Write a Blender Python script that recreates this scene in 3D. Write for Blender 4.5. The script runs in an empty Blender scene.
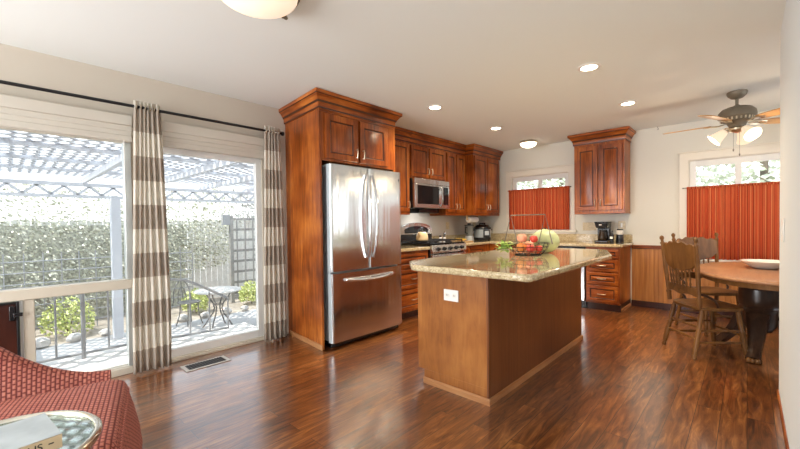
import bpy, bmesh, math, random
from mathutils import Matrix, Vector
R = math.radians
PI = math.pi
scene = bpy.context.scene
COL = scene.collection
random.seed(7)

# ------------------------------------------------------------------ camera, world, light, exposure
cd = bpy.data.cameras.new('camera')
cam = bpy.data.objects.new('camera', cd)
COL.objects.link(cam)
cd.sensor_width = 36.0
cd.lens = 371.95 / 800 * 36.0
cd.shift_y = 6.144 / 800
cd.clip_start = 0.05
yaw, pitch, roll = R(43.078), R(-1.0), R(-0.741)
fw = Vector((-math.sin(yaw) * math.cos(pitch), math.cos(yaw) * math.cos(pitch), math.sin(pitch)))
rt = Vector((math.cos(yaw), math.sin(yaw), 0))
up = rt.cross(fw)
rt2 = rt * math.cos(roll) + up * math.sin(roll)
up2 = rt2.cross(fw)
cm = Matrix((rt2, up2, -fw)).transposed().to_4x4()
cm.translation = Vector((0, 0, 1.186))
cam.matrix_world = cm
scene.camera = cam

scene.view_settings.view_transform = 'Standard'
scene.view_settings.look = 'None'
scene.view_settings.exposure = 0.55
scene.view_settings.gamma = 1.0
scene.view_settings.use_curve_mapping = False

world = bpy.data.worlds.new('sky')
scene.world = world
world.use_nodes = True
nt = world.node_tree
bg = nt.nodes['Background']
tc = nt.nodes.new('ShaderNodeTexCoord')
sx = nt.nodes.new('ShaderNodeSeparateXYZ')
rp = nt.nodes.new('ShaderNodeValToRGB')
nt.links.new(tc.outputs['Generated'], sx.inputs[0])
nt.links.new(sx.outputs['Z'], rp.inputs[0])
rp.color_ramp.elements[0].color = (0.95, 0.98, 1.0, 1)
rp.color_ramp.elements[1].color = (0.62, 0.80, 1.0, 1)
nt.links.new(rp.outputs[0], bg.inputs[0])
bg.inputs[1].default_value = 2.0


def lamp(name, kind, loc, power, color=(1, 1, 1), direction=None, **kw):
    l = bpy.data.lights.new(name, kind)
    l.energy = power
    l.color = color
    for k, v in kw.items():
        setattr(l, k, v)
    o = bpy.data.objects.new(name, l)
    COL.objects.link(o)
    o.location = loc
    if direction is not None:
        o.rotation_euler = Vector(direction).to_track_quat('-Z', 'Y').to_euler()
    return o


lamp('sun', 'SUN', (0, 0, 10), 4.6, (1.0, 0.96, 0.88), (-0.04, 0.50, -0.86), angle=R(0.4))
# fill light added behind the camera to brighten the room
lamp('rear_fill_light', 'AREA', (-2.45, -2.75, 1.35), 125, (0.97, 0.98, 1.0), (0.22, 1, 0.32),
     shape='RECTANGLE', size=2.1, size_y=1.9)
# fill light added on the unseen right side of the dining room
lamp('dining_fill_light', 'AREA', (2.1, 4.85, 1.45), 9, (0.9, 0.95, 1.0), (-1, 0, -0.1),
     shape='RECTANGLE', size=1.3, size_y=1.2)

# ------------------------------------------------------------------ materials
MATS = {}


def nodes_of(name):
    m = bpy.data.materials.new(name)
    m.use_nodes = True
    n = m.node_tree.nodes
    return m, n, m.node_tree.links, n['Principled BSDF']


def plain(name, col, rough=0.5, metal=0.0, bump=0.0, bscale=40, emit=None, estr=0, coat=0, spec=None, var=0.0, vscale=6.0, trans=0.0):
    m, n, L, b = nodes_of(name)
    b.inputs['Base Color'].default_value = (*col, 1)
    b.inputs['Roughness'].default_value = rough
    b.inputs['Metallic'].default_value = metal
    b.inputs['Coat Weight'].default_value = coat
    if spec is not None:
        b.inputs['Specular IOR Level'].default_value = spec
    if trans:
        b.inputs['Transmission Weight'].default_value = trans
    if emit:
        b.inputs['Emission Color'].default_value = (*emit, 1)
        b.inputs['Emission Strength'].default_value = estr
    t = n.new('ShaderNodeTexCoord')
    if var:
        z = n.new('ShaderNodeTexNoise')
        z.inputs['Scale'].default_value = vscale
        z.inputs['Detail'].default_value = 5
        L.new(t.outputs['Object'], z.inputs['Vector'])
        r = n.new('ShaderNodeValToRGB')
        r.color_ramp.elements[0].position = 0.3
        r.color_ramp.elements[1].position = 0.7
        r.color_ramp.elements[0].color = (*[c * (1 - var) for c in col], 1)
        r.color_ramp.elements[1].color = (*[min(1, c * (1 + var)) for c in col], 1)
        L.new(z.outputs['Fac'], r.inputs[0])
        L.new(r.outputs[0], b.inputs['Base Color'])
    if bump:
        z = n.new('ShaderNodeTexNoise')
        z.inputs['Scale'].default_value = bscale
        z.inputs['Detail'].default_value = 4
        L.new(t.outputs['Object'], z.inputs['Vector'])
        q = n.new('ShaderNodeBump')
        q.inputs['Strength'].default_value = bump
        q.inputs['Distance'].default_value = 0.01
        L.new(z.outputs['Fac'], q.inputs['Height'])
        L.new(q.outputs[0], b.inputs['Normal'])
    MATS[name] = m
    return m


def wood(name, dark, mid, light, stretch=(14, 14, 1.2), rough=0.3, coat=0.15, bump=0.05, blotch=2.2):
    m, n, L, b = nodes_of(name)
    t = n.new('ShaderNodeTexCoord')
    mp = n.new('ShaderNodeMapping')
    mp.inputs['Scale'].default_value = stretch
    L.new(t.outputs['Object'], mp.inputs[0])
    z = n.new('ShaderNodeTexNoise')
    z.inputs['Scale'].default_value = 2.2
    z.inputs['Detail'].default_value = 8
    z.inputs['Roughness'].default_value = 0.65
    z.inputs['Distortion'].default_value = 0.6
    L.new(mp.outputs[0], z.inputs['Vector'])
    z2 = n.new('ShaderNodeTexNoise')
    z2.inputs['Scale'].default_value = blotch
    z2.inputs['Detail'].default_value = 3
    L.new(t.outputs['Object'], z2.inputs['Vector'])
    mx = n.new('ShaderNodeMath')
    mx.operation = 'MULTIPLY_ADD'
    L.new(z2.outputs['Fac'], mx.inputs[0])
    mx.inputs[1].default_value = 0.55
    ad = n.new('ShaderNodeMath')
    ad.operation = 'MULTIPLY'
    ad.inputs[1].default_value = 0.5
    L.new(z.outputs['Fac'], ad.inputs[0])
    L.new(ad.outputs[0], mx.inputs[2])
    r = n.new('ShaderNodeValToRGB')
    e = r.color_ramp.elements
    e[0].position = 0.36
    e[0].color = (*dark, 1)
    e[1].position = 0.68
    e[1].color = (*light, 1)
    k = e.new(0.52)
    k.color = (*mid, 1)
    L.new(mx.outputs[0], r.inputs[0])
    L.new(r.outputs[0], b.inputs['Base Color'])
    b.inputs['Roughness'].default_value = rough
    b.inputs['Specular IOR Level'].default_value = 0.32
    b.inputs['Coat Weight'].default_value = coat
    b.inputs['Coat Roughness'].default_value = 0.15
    q = n.new('ShaderNodeBump')
    q.inputs['Strength'].default_value = bump
    q.inputs['Distance'].default_value = 0.01
    L.new(z.outputs['Fac'], q.inputs['Height'])
    L.new(q.outputs[0], b.inputs['Normal'])
    MATS[name] = m
    return m


wood('cherry', (0.085, 0.017, 0.003), (0.29, 0.067, 0.009), (0.56, 0.180, 0.030), coat=0.06)
wood('cherry_horizontal', (0.085, 0.017, 0.003), (0.29, 0.067, 0.009), (0.56, 0.180, 0.030), stretch=(1.2, 1.2, 14), coat=0.06)
plain('glaze', (0.050, 0.012, 0.004), 0.4)
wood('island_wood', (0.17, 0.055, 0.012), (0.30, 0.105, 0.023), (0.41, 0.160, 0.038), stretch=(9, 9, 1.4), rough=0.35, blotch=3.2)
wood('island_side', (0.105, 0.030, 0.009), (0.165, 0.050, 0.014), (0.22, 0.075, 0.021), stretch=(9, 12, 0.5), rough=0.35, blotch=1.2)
wood('trim_wood', (0.30, 0.125, 0.045), (0.42, 0.19, 0.075), (0.50, 0.25, 0.10), stretch=(2, 2, 14))
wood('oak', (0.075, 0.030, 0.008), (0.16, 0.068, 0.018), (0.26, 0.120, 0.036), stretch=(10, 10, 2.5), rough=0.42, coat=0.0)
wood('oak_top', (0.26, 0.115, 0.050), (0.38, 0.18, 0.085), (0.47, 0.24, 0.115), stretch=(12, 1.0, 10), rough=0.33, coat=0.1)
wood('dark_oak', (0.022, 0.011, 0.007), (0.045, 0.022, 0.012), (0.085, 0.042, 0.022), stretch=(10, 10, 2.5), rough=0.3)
wood('fan_blade', (0.40, 0.21, 0.08), (0.52, 0.30, 0.13), (0.62, 0.38, 0.18), stretch=(4, 4, 4), rough=0.35)
wood('dark_panel', (0.02, 0.008, 0.006), (0.05, 0.014, 0.009), (0.075, 0.02, 0.012), stretch=(14, 14, 1.2))

plain('shaded_wall_paint', (0.56, 0.505, 0.425), 0.85, bump=0.02, bscale=60)  # backlit shade of the left wall is mixed into this colour
plain('kitchen_wall_paint', (0.71, 0.695, 0.625), 0.85, bump=0.02, bscale=60)
plain('right_wall_paint', (0.73, 0.765, 0.77), 0.8)
plain('ceiling_paint', (0.79, 0.82, 0.795), 0.9, bump=0.03, bscale=90)
plain('white_trim', (0.77, 0.73, 0.64), 0.45)
plain('window_vinyl', (0.80, 0.80, 0.77), 0.4)
plain('beige_frame', (0.60, 0.54, 0.44), 0.5)
plain('aluminium', (0.62, 0.66, 0.65), 0.35, 0.6)
plain('black_metal', (0.012, 0.012, 0.013), 0.38, 0.3)
plain('bronze', (0.20, 0.17, 0.125), 0.45, 0.35, var=0.15)
plain('chrome', (0.82, 0.82, 0.83), 0.1, 1.0)
plain('nickel', (0.60, 0.55, 0.46), 0.18, 1.0)
plain('satin_nickel', (0.66, 0.58, 0.44), 0.28, 1.0)
plain('black_plastic', (0.012, 0.012, 0.013), 0.25)
plain('black_glass', (0.010, 0.010, 0.012), 0.06)
plain('grey_side', (0.42, 0.47, 0.49), 0.45, 0.2)
plain('grate_iron', (0.012, 0.012, 0.012), 0.55)
plain('white_plastic', (0.82, 0.80, 0.75), 0.4)
plain('tile_plate', (0.58, 0.47, 0.29), 0.35, var=0.25, vscale=60)
plain('white_ceramic', (0.83, 0.80, 0.73), 0.2, coat=0.4)
plain('cream_enamel', (0.82, 0.66, 0.40), 0.2, coat=0.5)
plain('red_enamel', (0.30, 0.03, 0.02), 0.3)
plain('paper', (0.86, 0.86, 0.85), 0.9)
plain('towel_white', (0.82, 0.80, 0.77), 0.95, bump=0.3, bscale=200)
plain('banana', (0.78, 0.53, 0.07), 0.5, var=0.15, vscale=20)
plain('banana_tip', (0.12, 0.08, 0.03), 0.7)
plain('peach', (0.80, 0.33, 0.20), 0.55, var=0.35, vscale=12)
plain('apple', (0.50, 0.055, 0.035), 0.3, var=0.5, vscale=14)
plain('orange_fruit', (0.80, 0.27, 0.06), 0.45, var=0.15, vscale=30)
plain('stem_brown', (0.09, 0.05, 0.02), 0.8)
plain('melon', (0.46, 0.52, 0.27), 0.45, var=0.28, vscale=9)
plain('leaf_green', (0.36, 0.52, 0.12), 0.5, var=0.35, vscale=30)
plain('board_wood', (0.60, 0.40, 0.20), 0.5, var=0.1)
plain('bulb', (1, 0.9, 0.75), 0.4, emit=(1.0, 0.86, 0.66), estr=14)
plain('lit_glass', (0.80, 0.72, 0.58), 0.35, emit=(1.0, 0.80, 0.56), estr=0.3)
plain('lit_globe', (0.92, 0.86, 0.74), 0.35, emit=(1.0, 0.84, 0.62), estr=3.0)
plain('lit_bowl', (0.92, 0.80, 0.64), 0.35, emit=(1.0, 0.80, 0.62), estr=0.45)
plain('can_white', (0.86, 0.84, 0.80), 0.4)
plain('vent_metal', (0.55, 0.50, 0.44), 0.4, 0.5)
plain('vent_dark', (0.02, 0.015, 0.012), 0.6)
plain('book_cover', (0.42, 0.46, 0.47), 0.3, var=0.22, vscale=9)
plain('book_spine', (0.66, 0.50, 0.31), 0.45)
plain('ink_black', (0.01, 0.01, 0.01), 0.6)
plain('book_pages', (0.80, 0.77, 0.68), 0.9)
plain('dark_foot', (0.03, 0.018, 0.012), 0.4)
plain('pergola_shaded_white', (0.60, 0.62, 0.66), 0.6)  # white timber, its blue-grey shade put into the colour
plain('fence_white', (0.70, 0.69, 0.66), 0.8, var=0.1, vscale=10)
plain('fence_grey', (0.27, 0.265, 0.25), 0.8, var=0.2, vscale=10)
plain('patio_stone', (0.50, 0.485, 0.465), 0.9, var=0.15, vscale=2.5)
plain('deck_stone', (0.74, 0.72, 0.68), 0.9, var=0.1, vscale=4)
plain('soil', (0.33, 0.29, 0.24), 0.95, var=0.3, vscale=8)
plain('rock', (0.50, 0.47, 0.43), 0.9, var=0.25, vscale=8, bump=0.4, bscale=12)
plain('rail_metal', (0.30, 0.31, 0.32), 0.5, 0.4)
plain('patio_metal', (0.17, 0.165, 0.155), 0.5, 0.3)
plain('mosaic', (0.58, 0.56, 0.52), 0.5, var=0.35, vscale=40)
plain('water_lcd', (0.55, 0.62, 0.66), 0.2)
plain('dark_glass_jug', (0.18, 0.20, 0.20), 0.12, var=0.2)
plain('spice_glass', (0.62, 0.58, 0.52), 0.2)
plain('coffee_dark', (0.03, 0.018, 0.010), 0.15)
plain('shade_fabric', (0.54, 0.50, 0.43), 0.85)
plain('dark_bark', (0.16, 0.13, 0.10), 0.9)


def leaf_mat(name, c1, c2, rough=0.6):
    m, n, L, b = nodes_of(name)
    g = n.new('ShaderNodeNewGeometry')
    r = n.new('ShaderNodeValToRGB')
    r.color_ramp.elements[0].color = (*c1, 1)
    r.color_ramp.elements[1].color = (*c2, 1)
    L.new(g.outputs['Random Per Island'], r.inputs[0])
    L.new(r.outputs[0], b.inputs['Base Color'])
    b.inputs['Roughness'].default_value = rough
    b.inputs['Subsurface Weight'].default_value = 0.0
    MATS[name] = m


leaf_mat('hedge_leaf', (0.27, 0.28, 0.19), (0.80, 0.79, 0.66))  # washed-out haze of the window glass is put into these leaf tones
plain('hedge_core', (0.40, 0.40, 0.33), 0.9, var=0.5, vscale=22)  # core paled for the same haze
leaf_mat('ivy_leaf', (0.34, 0.34, 0.30), (0.80, 0.79, 0.75))
leaf_mat('shrub_leaf', (0.30, 0.38, 0.10), (0.66, 0.68, 0.30))
leaf_mat('tree_leaf', (0.42, 0.47, 0.34), (0.72, 0.75, 0.62))


def floor_mat():
    m, n, L, b = nodes_of('floor_planks')
    t = n.new('ShaderNodeTexCoord')
    sp = n.new('ShaderNodeSeparateXYZ')
    cb = n.new('ShaderNodeCombineXYZ')
    L.new(t.outputs['Object'], sp.inputs[0])
    L.new(sp.outputs['Y'], cb.inputs['X'])
    L.new(sp.outputs['X'], cb.inputs['Y'])
    br = n.new('ShaderNodeTexBrick')
    br.offset = 0.37
    br.inputs['Scale'].default_value = 1.0
    br.inputs['Brick Width'].default_value = 1.15
    br.inputs['Row Height'].default_value = 0.118
    br.inputs['Mortar Size'].default_value = 0.0016
    br.inputs['Mortar Smooth'].default_value = 0.2
    br.inputs['Bias'].default_value = 0.0
    br.inputs['Color1'].default_value = (0.05, 0.05, 0.05, 1)
    br.inputs['Color2'].default_value = (0.95, 0.95, 0.95, 1)
    br.inputs['Mortar'].default_value = (0, 0, 0, 1)
    L.new(cb.outputs[0], br.inputs['Vector'])
    # grain: stretched along the plank, shifted per plank
    sc = n.new('ShaderNodeVectorMath')
    sc.operation = 'MULTIPLY'
    sc.inputs[1].default_value = (1.7, 13.0, 1.0)
    L.new(cb.outputs[0], sc.inputs[0])
    off = n.new('ShaderNodeVectorMath')
    off.operation = 'ADD'
    L.new(sc.outputs[0], off.inputs[0])
    mu = n.new('ShaderNodeVectorMath')
    mu.operation = 'SCALE'
    mu.inputs['Scale'].default_value = 37.0
    L.new(br.outputs['Color'], mu.inputs[0])
    L.new(mu.outputs[0], off.inputs[1])
    z = n.new('ShaderNodeTexNoise')
    z.inputs['Scale'].default_value = 2.0
    z.inputs['Detail'].default_value = 9
    z.inputs['Roughness'].default_value = 0.62
    z.inputs['Distortion'].default_value = 1.1
    L.new(off.outputs[0], z.inputs['Vector'])
    mix = n.new('ShaderNodeMath')
    mix.operation = 'MULTIPLY_ADD'
    sepc = n.new('ShaderNodeSeparateColor')
    L.new(br.outputs['Color'], sepc.inputs[0])
    L.new(sepc.outputs[0], mix.inputs[0])
    mix.inputs[1].default_value = 0.14
    sub = n.new('ShaderNodeMath')
    sub.operation = 'SUBTRACT'
    sub.inputs[1].default_value = 0.07
    L.new(z.outputs['Fac'], sub.inputs[0])
    L.new(sub.outputs[0], mix.inputs[2])
    r = n.new('ShaderNodeValToRGB')
    e = r.color_ramp.elements
    e[0].position = 0.30
    e[0].color = (0.045, 0.013, 0.004, 1)
    e[1].position = 0.72
    e[1].color = (0.42, 0.175, 0.050, 1)
    k = e.new(0.44)
    k.color = (0.135, 0.039, 0.009, 1)
    k = e.new(0.56)
    k.color = (0.225, 0.075, 0.018, 1)
    L.new(mix.outputs[0], r.inputs[0])
    mr = n.new('ShaderNodeMix')
    mr.data_type = 'RGBA'
    mr.inputs['B'].default_value = (0.02, 0.008, 0.005, 1)
    L.new(br.outputs['Fac'], mr.inputs['Factor'])
    L.new(r.outputs[0], mr.inputs['A'])
    L.new(mr.outputs['Result'], b.inputs['Base Color'])
    b.inputs['Roughness'].default_value = 0.3
    b.inputs['Specular IOR Level'].default_value = 0.4
    b.inputs['Coat Weight'].default_value = 0.9
    b.inputs['Coat IOR'].default_value = 2.25
    b.inputs['Coat Roughness'].default_value = 0.17
    q = n.new('ShaderNodeBump')
    q.inputs['Strength'].default_value = 0.16
    q.inputs['Distance'].default_value = 0.012
    zz = n.new('ShaderNodeMath')
    zz.operation = 'SUBTRACT'
    L.new(z.outputs['Fac'], zz.inputs[0])
    L.new(br.outputs['Fac'], zz.inputs[1])
    L.new(zz.outputs[0], q.inputs['Height'])
    L.new(q.outputs[0], b.inputs['Normal'])
    MATS['floor_planks'] = m


floor_mat()


def granite_mat():
    m, n, L, b = nodes_of('granite')
    t = n.new('ShaderNodeTexCoord')
    v = n.new('ShaderNodeTexVoronoi')
    v.inputs['Scale'].default_value = 130
    L.new(t.outputs['Object'], v.inputs['Vector'])
    z = n.new('ShaderNodeTexNoise')
    z.inputs['Scale'].default_value = 26
    z.inputs['Detail'].default_value = 8
    z.inputs['Roughness'].default_value = 0.7
    L.new(t.outputs['Object'], z.inputs['Vector'])
    sepc = n.new('ShaderNodeSeparateColor')
    L.new(v.outputs['Color'], sepc.inputs[0])
    mx = n.new('ShaderNodeMath')
    mx.operation = 'MULTIPLY_ADD'
    mx.inputs[1].default_value = 0.26
    L.new(sepc.outputs[0], mx.inputs[0])
    k = n.new('ShaderNodeMath')
    k.operation = 'MULTIPLY'
    k.inputs[1].default_value = 0.84
    L.new(z.outputs['Fac'], k.inputs[0])
    L.new(k.outputs[0], mx.inputs[2])
    r = n.new('ShaderNodeValToRGB')
    e = r.color_ramp.elements
    e[0].position = 0.28
    e[0].color = (0.17, 0.115, 0.06, 1)
    e[1].position = 0.80
    e[1].color = (0.70, 0.61, 0.43, 1)
    q = e.new(0.45)
    q.color = (0.42, 0.32, 0.175, 1)
    q = e.new(0.60)
    q.color = (0.55, 0.45, 0.27, 1)
    L.new(mx.outputs[0], r.inputs[0])
    L.new(r.outputs[0], b.inputs['Base Color'])
    b.inputs['Roughness'].default_value = 0.07
    b.inputs['Specular IOR Level'].default_value = 0.6
    b.inputs['Coat Weight'].default_value = 0.5
    b.inputs['Coat Roughness'].default_value = 0.04
    MATS['granite'] = m


granite_mat()


def steel_mat(name='steel', rough=0.17, wav=0.03):
    m, n, L, b = nodes_of(name)
    t = n.new('ShaderNodeTexCoord')
    mp = n.new('ShaderNodeMapping')
    mp.inputs['Scale'].default_value = (7, 7, 0.7)
    L.new(t.outputs['Object'], mp.inputs[0])
    z = n.new('ShaderNodeTexNoise')
    z.inputs['Scale'].default_value = 0.9
    z.inputs['Detail'].default_value = 2
    L.new(mp.outputs[0], z.inputs['Vector'])
    q = n.new('ShaderNodeBump')
    q.inputs['Strength'].default_value = 0.9
    q.inputs['Distance'].default_value = 0.012
    L.new(z.outputs['Fac'], q.inputs['Height'])
    L.new(q.outputs[0], b.inputs['Normal'])
    b.inputs['Base Color'].default_value = (0.70, 0.72, 0.73, 1)
    b.inputs['Metallic'].default_value = 1.0
    b.inputs['Roughness'].default_value = 0.21
    b.inputs['Anisotropic'].default_value = 0.75
    tg = n.new('ShaderNodeTangent')
    tg.direction_type = 'RADIAL'
    tg.axis = 'Z'
    L.new(tg.outputs[0], b.inputs['Tangent'])
    MATS[name] = m


steel_mat()


def glass_mat(name, tint=(1, 1, 1), refl=0.10):
    m = bpy.data.materials.new(name)
    m.use_nodes = True
    n, L = m.node_tree.nodes, m.node_tree.links
    n.remove(n['Principled BSDF'])
    tr = n.new('ShaderNodeBsdfTransparent')
    tr.inputs[0].default_value = (*tint, 1)
    gl = n.new('ShaderNodeBsdfGlossy')
    gl.inputs['Roughness'].default_value = 0.02
    lw = n.new('ShaderNodeLayerWeight')
    lw.inputs['Blend'].default_value = 0.25
    mu = n.new('ShaderNodeMath')
    mu.operation = 'MULTIPLY_ADD'
    mu.inputs[1].default_value = 0.5
    mu.inputs[2].default_value = refl * 0.3
    L.new(lw.outputs['Fresnel'], mu.inputs[0])
    mx = n.new('ShaderNodeMixShader')
    L.new(mu.outputs[0], mx.inputs[0])
    L.new(tr.outputs[0], mx.inputs[1])
    L.new(gl.outputs[0], mx.inputs[2])
    L.new(mx.outputs[0], n['Material Output'].inputs[0])
    MATS[name] = m


glass_mat('window_glass')
glass_mat('table_glass', (0.86, 0.93, 0.90), 0.3)


def cloth_mat(name, build, rough=0.9, translucent=0.3):
    """build(nodes, links) returns a colour socket; the cloth lets some light through"""
    m, n, L, b = nodes_of(name)
    c = build(n, L)
    L.new(c, b.inputs['Base Color'])
    b.inputs['Roughness'].default_value = rough
    b.inputs['Specular IOR Level'].default_value = 0.15
    tl = n.new('ShaderNodeBsdfTranslucent')
    L.new(c, tl.inputs[0])
    mx = n.new('ShaderNodeMixShader')
    mx.inputs[0].default_value = translucent
    L.new(b.outputs[0], mx.inputs[1])
    L.new(tl.outputs[0], mx.inputs[2])
    L.new(mx.outputs[0], n['Material Output'].inputs[0])
    MATS[name] = m


def stripes_z(n, L):
    t = n.new('ShaderNodeTexCoord')
    s = n.new('ShaderNodeSeparateXYZ')
    L.new(t.outputs['Object'], s.inputs[0])
    a = n.new('ShaderNodeMath')
    a.operation = 'MULTIPLY_ADD'
    a.inputs[1].default_value = 1 / 0.391
    a.inputs[2].default_value = 0.0
    L.new(s.outputs['Z'], a.inputs[0])
    f = n.new('ShaderNodeMath')
    f.operation = 'FRACT'
    L.new(a.outputs[0], f.inputs[0])
    g = n.new('ShaderNodeMath')
    g.operation = 'LESS_THAN'
    g.inputs[1].default_value = 0.5
    L.new(f.outputs[0], g.inputs[0])
    mx = n.new('ShaderNodeMix')
    mx.data_type = 'RGBA'
    mx.inputs['A'].default_value = (0.86, 0.82, 0.74, 1)
    mx.inputs['B'].default_value = (0.60, 0.53, 0.45, 1)
    L.new(g.outputs[0], mx.inputs['Factor'])
    return mx.outputs['Result']


def stripes_red(n, L):
    t = n.new('ShaderNodeTexCoord')
    s = n.new('ShaderNodeSeparateXYZ')
    L.new(t.outputs['UV'], s.inputs[0])
    c = n.new('ShaderNodeCombineXYZ')
    L.new(s.outputs['X'], c.inputs['X'])
    z = n.new('ShaderNodeTexNoise')
    z.noise_dimensions = '3D'
    z.inputs['Scale'].default_value = 80
    z.inputs['Detail'].default_value = 3
    L.new(c.outputs[0], z.inputs['Vector'])
    r = n.new('ShaderNodeValToRGB')
    r.color_ramp.interpolation = 'LINEAR'
    e = r.color_ramp.elements
    e[0].position = 0.36
    e[0].color = (0.24, 0.030, 0.012, 1)
    e[1].position = 0.68
    e[1].color = (0.78, 0.38, 0.15, 1)
    k = e.new(0.47)
    k.color = (0.54, 0.078, 0.030, 1)
    k = e.new(0.56)
    k.color = (0.64, 0.15, 0.055, 1)
    L.new(z.outputs['Fac'], r.inputs[0])
    return r.outputs[0]


cloth_mat('curtain_stripe', stripes_z, translucent=0.5)
cloth_mat('red_curtain', stripes_red, translucent=0.35)


def weave_mat():
    m, n, L, b = nodes_of('red_weave')
    t = n.new('ShaderNodeTexCoord')
    g = n.new('ShaderNodeNewGeometry')
    s = n.new('ShaderNodeSeparateXYZ')
    L.new(t.outputs['Object'], s.inputs[0])
    sn = n.new('ShaderNodeSeparateXYZ')
    vt = n.new('ShaderNodeVectorTransform')
    vt.vector_type = 'NORMAL'
    vt.convert_from = 'WORLD'
    vt.convert_to = 'OBJECT'
    L.new(g.outputs['True Normal'], vt.inputs[0])
    L.new(vt.outputs[0], sn.inputs[0])
    ab = n.new('ShaderNodeMath')
    ab.operation = 'ABSOLUTE'
    L.new(sn.outputs['Z'], ab.inputs[0])
    gt = n.new('ShaderNodeMath')
    gt.operation = 'GREATER_THAN'
    gt.inputs[1].default_value = 0.6
    L.new(ab.outputs[0], gt.inputs[0])
    axm = n.new('ShaderNodeMath')
    axm.operation = 'ABSOLUTE'
    L.new(sn.outputs['X'], axm.inputs[0])
    gx = n.new('ShaderNodeMath')
    gx.operation = 'GREATER_THAN'
    gx.inputs[1].default_value = 0.5
    L.new(axm.outputs[0], gx.inputs[0])
    top = n.new('ShaderNodeCombineXYZ')
    L.new(s.outputs['X'], top.inputs['X'])
    L.new(s.outputs['Y'], top.inputs['Y'])
    sx_ = n.new('ShaderNodeCombineXYZ')
    L.new(s.outputs['Z'], sx_.inputs['X'])
    L.new(s.outputs['Y'], sx_.inputs['Y'])
    sy_ = n.new('ShaderNodeCombineXYZ')
    L.new(s.outputs['Z'], sy_.inputs['X'])
    L.new(s.outputs['X'], sy_.inputs['Y'])
    m1 = n.new('ShaderNodeMix')
    m1.data_type = 'VECTOR'
    L.new(gx.outputs[0], m1.inputs['Factor'])
    L.new(sy_.outputs[0], m1.inputs['A'])
    L.new(sx_.outputs[0], m1.inputs['B'])
    m2 = n.new('ShaderNodeMix')
    m2.data_type = 'VECTOR'
    L.new(gt.outputs[0], m2.inputs['Factor'])
    L.new(m1.outputs['Result'], m2.inputs['A'])
    L.new(top.outputs[0], m2.inputs['B'])
    br = n.new('ShaderNodeTexBrick')
    br.inputs['Scale'].default_value = 1.0
    br.inputs['Brick Width'].default_value = 0.023
    br.inputs['Row Height'].default_value = 0.0165
    br.inputs['Mortar Size'].default_value = 0.0056
    br.inputs['Mortar Smooth'].default_value = 1.0
    br.inputs['Color1'].default_value = (0.42, 0.125, 0.085, 1)
    br.inputs['Color2'].default_value = (0.50, 0.18, 0.125, 1)
    br.inputs['Mortar'].default_value = (0.115, 0.009, 0.007, 1)
    L.new(m2.outputs['Result'], br.inputs['Vector'])
    L.new(br.outputs['Color'], b.inputs['Base Color'])
    b.inputs['Roughness'].default_value = 0.75
    q = n.new('ShaderNodeBump')
    q.invert = True
    q.inputs['Strength'].default_value = 0.5
    q.inputs['Distance'].default_value = 0.004
    L.new(br.outputs['Fac'], q.inputs['Height'])
    L.new(q.outputs[0], b.inputs['Normal'])
    MATS['red_weave'] = m


weave_mat()


def bead_mat():
    m, n, L, b = nodes_of('beadboard')
    t = n.new('ShaderNodeTexCoord')
    s = n.new('ShaderNodeSeparateXYZ')
    L.new(t.outputs['Object'], s.inputs[0])
    c = n.new('ShaderNodeCombineXYZ')
    L.new(s.outputs['X'], c.inputs['X'])
    mz = n.new('ShaderNodeMath')
    mz.operation = 'MULTIPLY'
    mz.inputs[1].default_value = 0.06
    L.new(s.outputs['Z'], mz.inputs[0])
    L.new(mz.outputs[0], c.inputs['Z'])
    z = n.new('ShaderNodeTexNoise')
    z.inputs['Scale'].default_value = 28
    z.inputs['Detail'].default_value = 6
    L.new(c.outputs[0], z.inputs['Vector'])
    r = n.new('ShaderNodeValToRGB')
    r.color_ramp.elements[0].position = 0.3
    r.color_ramp.elements[1].position = 0.7
    r.color_ramp.elements[0].color = (0.34, 0.125, 0.030, 1)
    r.color_ramp.elements[1].color = (0.57, 0.25, 0.070, 1)
    L.new(z.outputs['Fac'], r.inputs[0])
    L.new(r.outputs[0], b.inputs['Base Color'])
    b.inputs['Roughness'].default_value = 0.35
    MATS['beadboard'] = m


bead_mat()

# ------------------------------------------------------------------ mesh helpers
WM = {}


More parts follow.
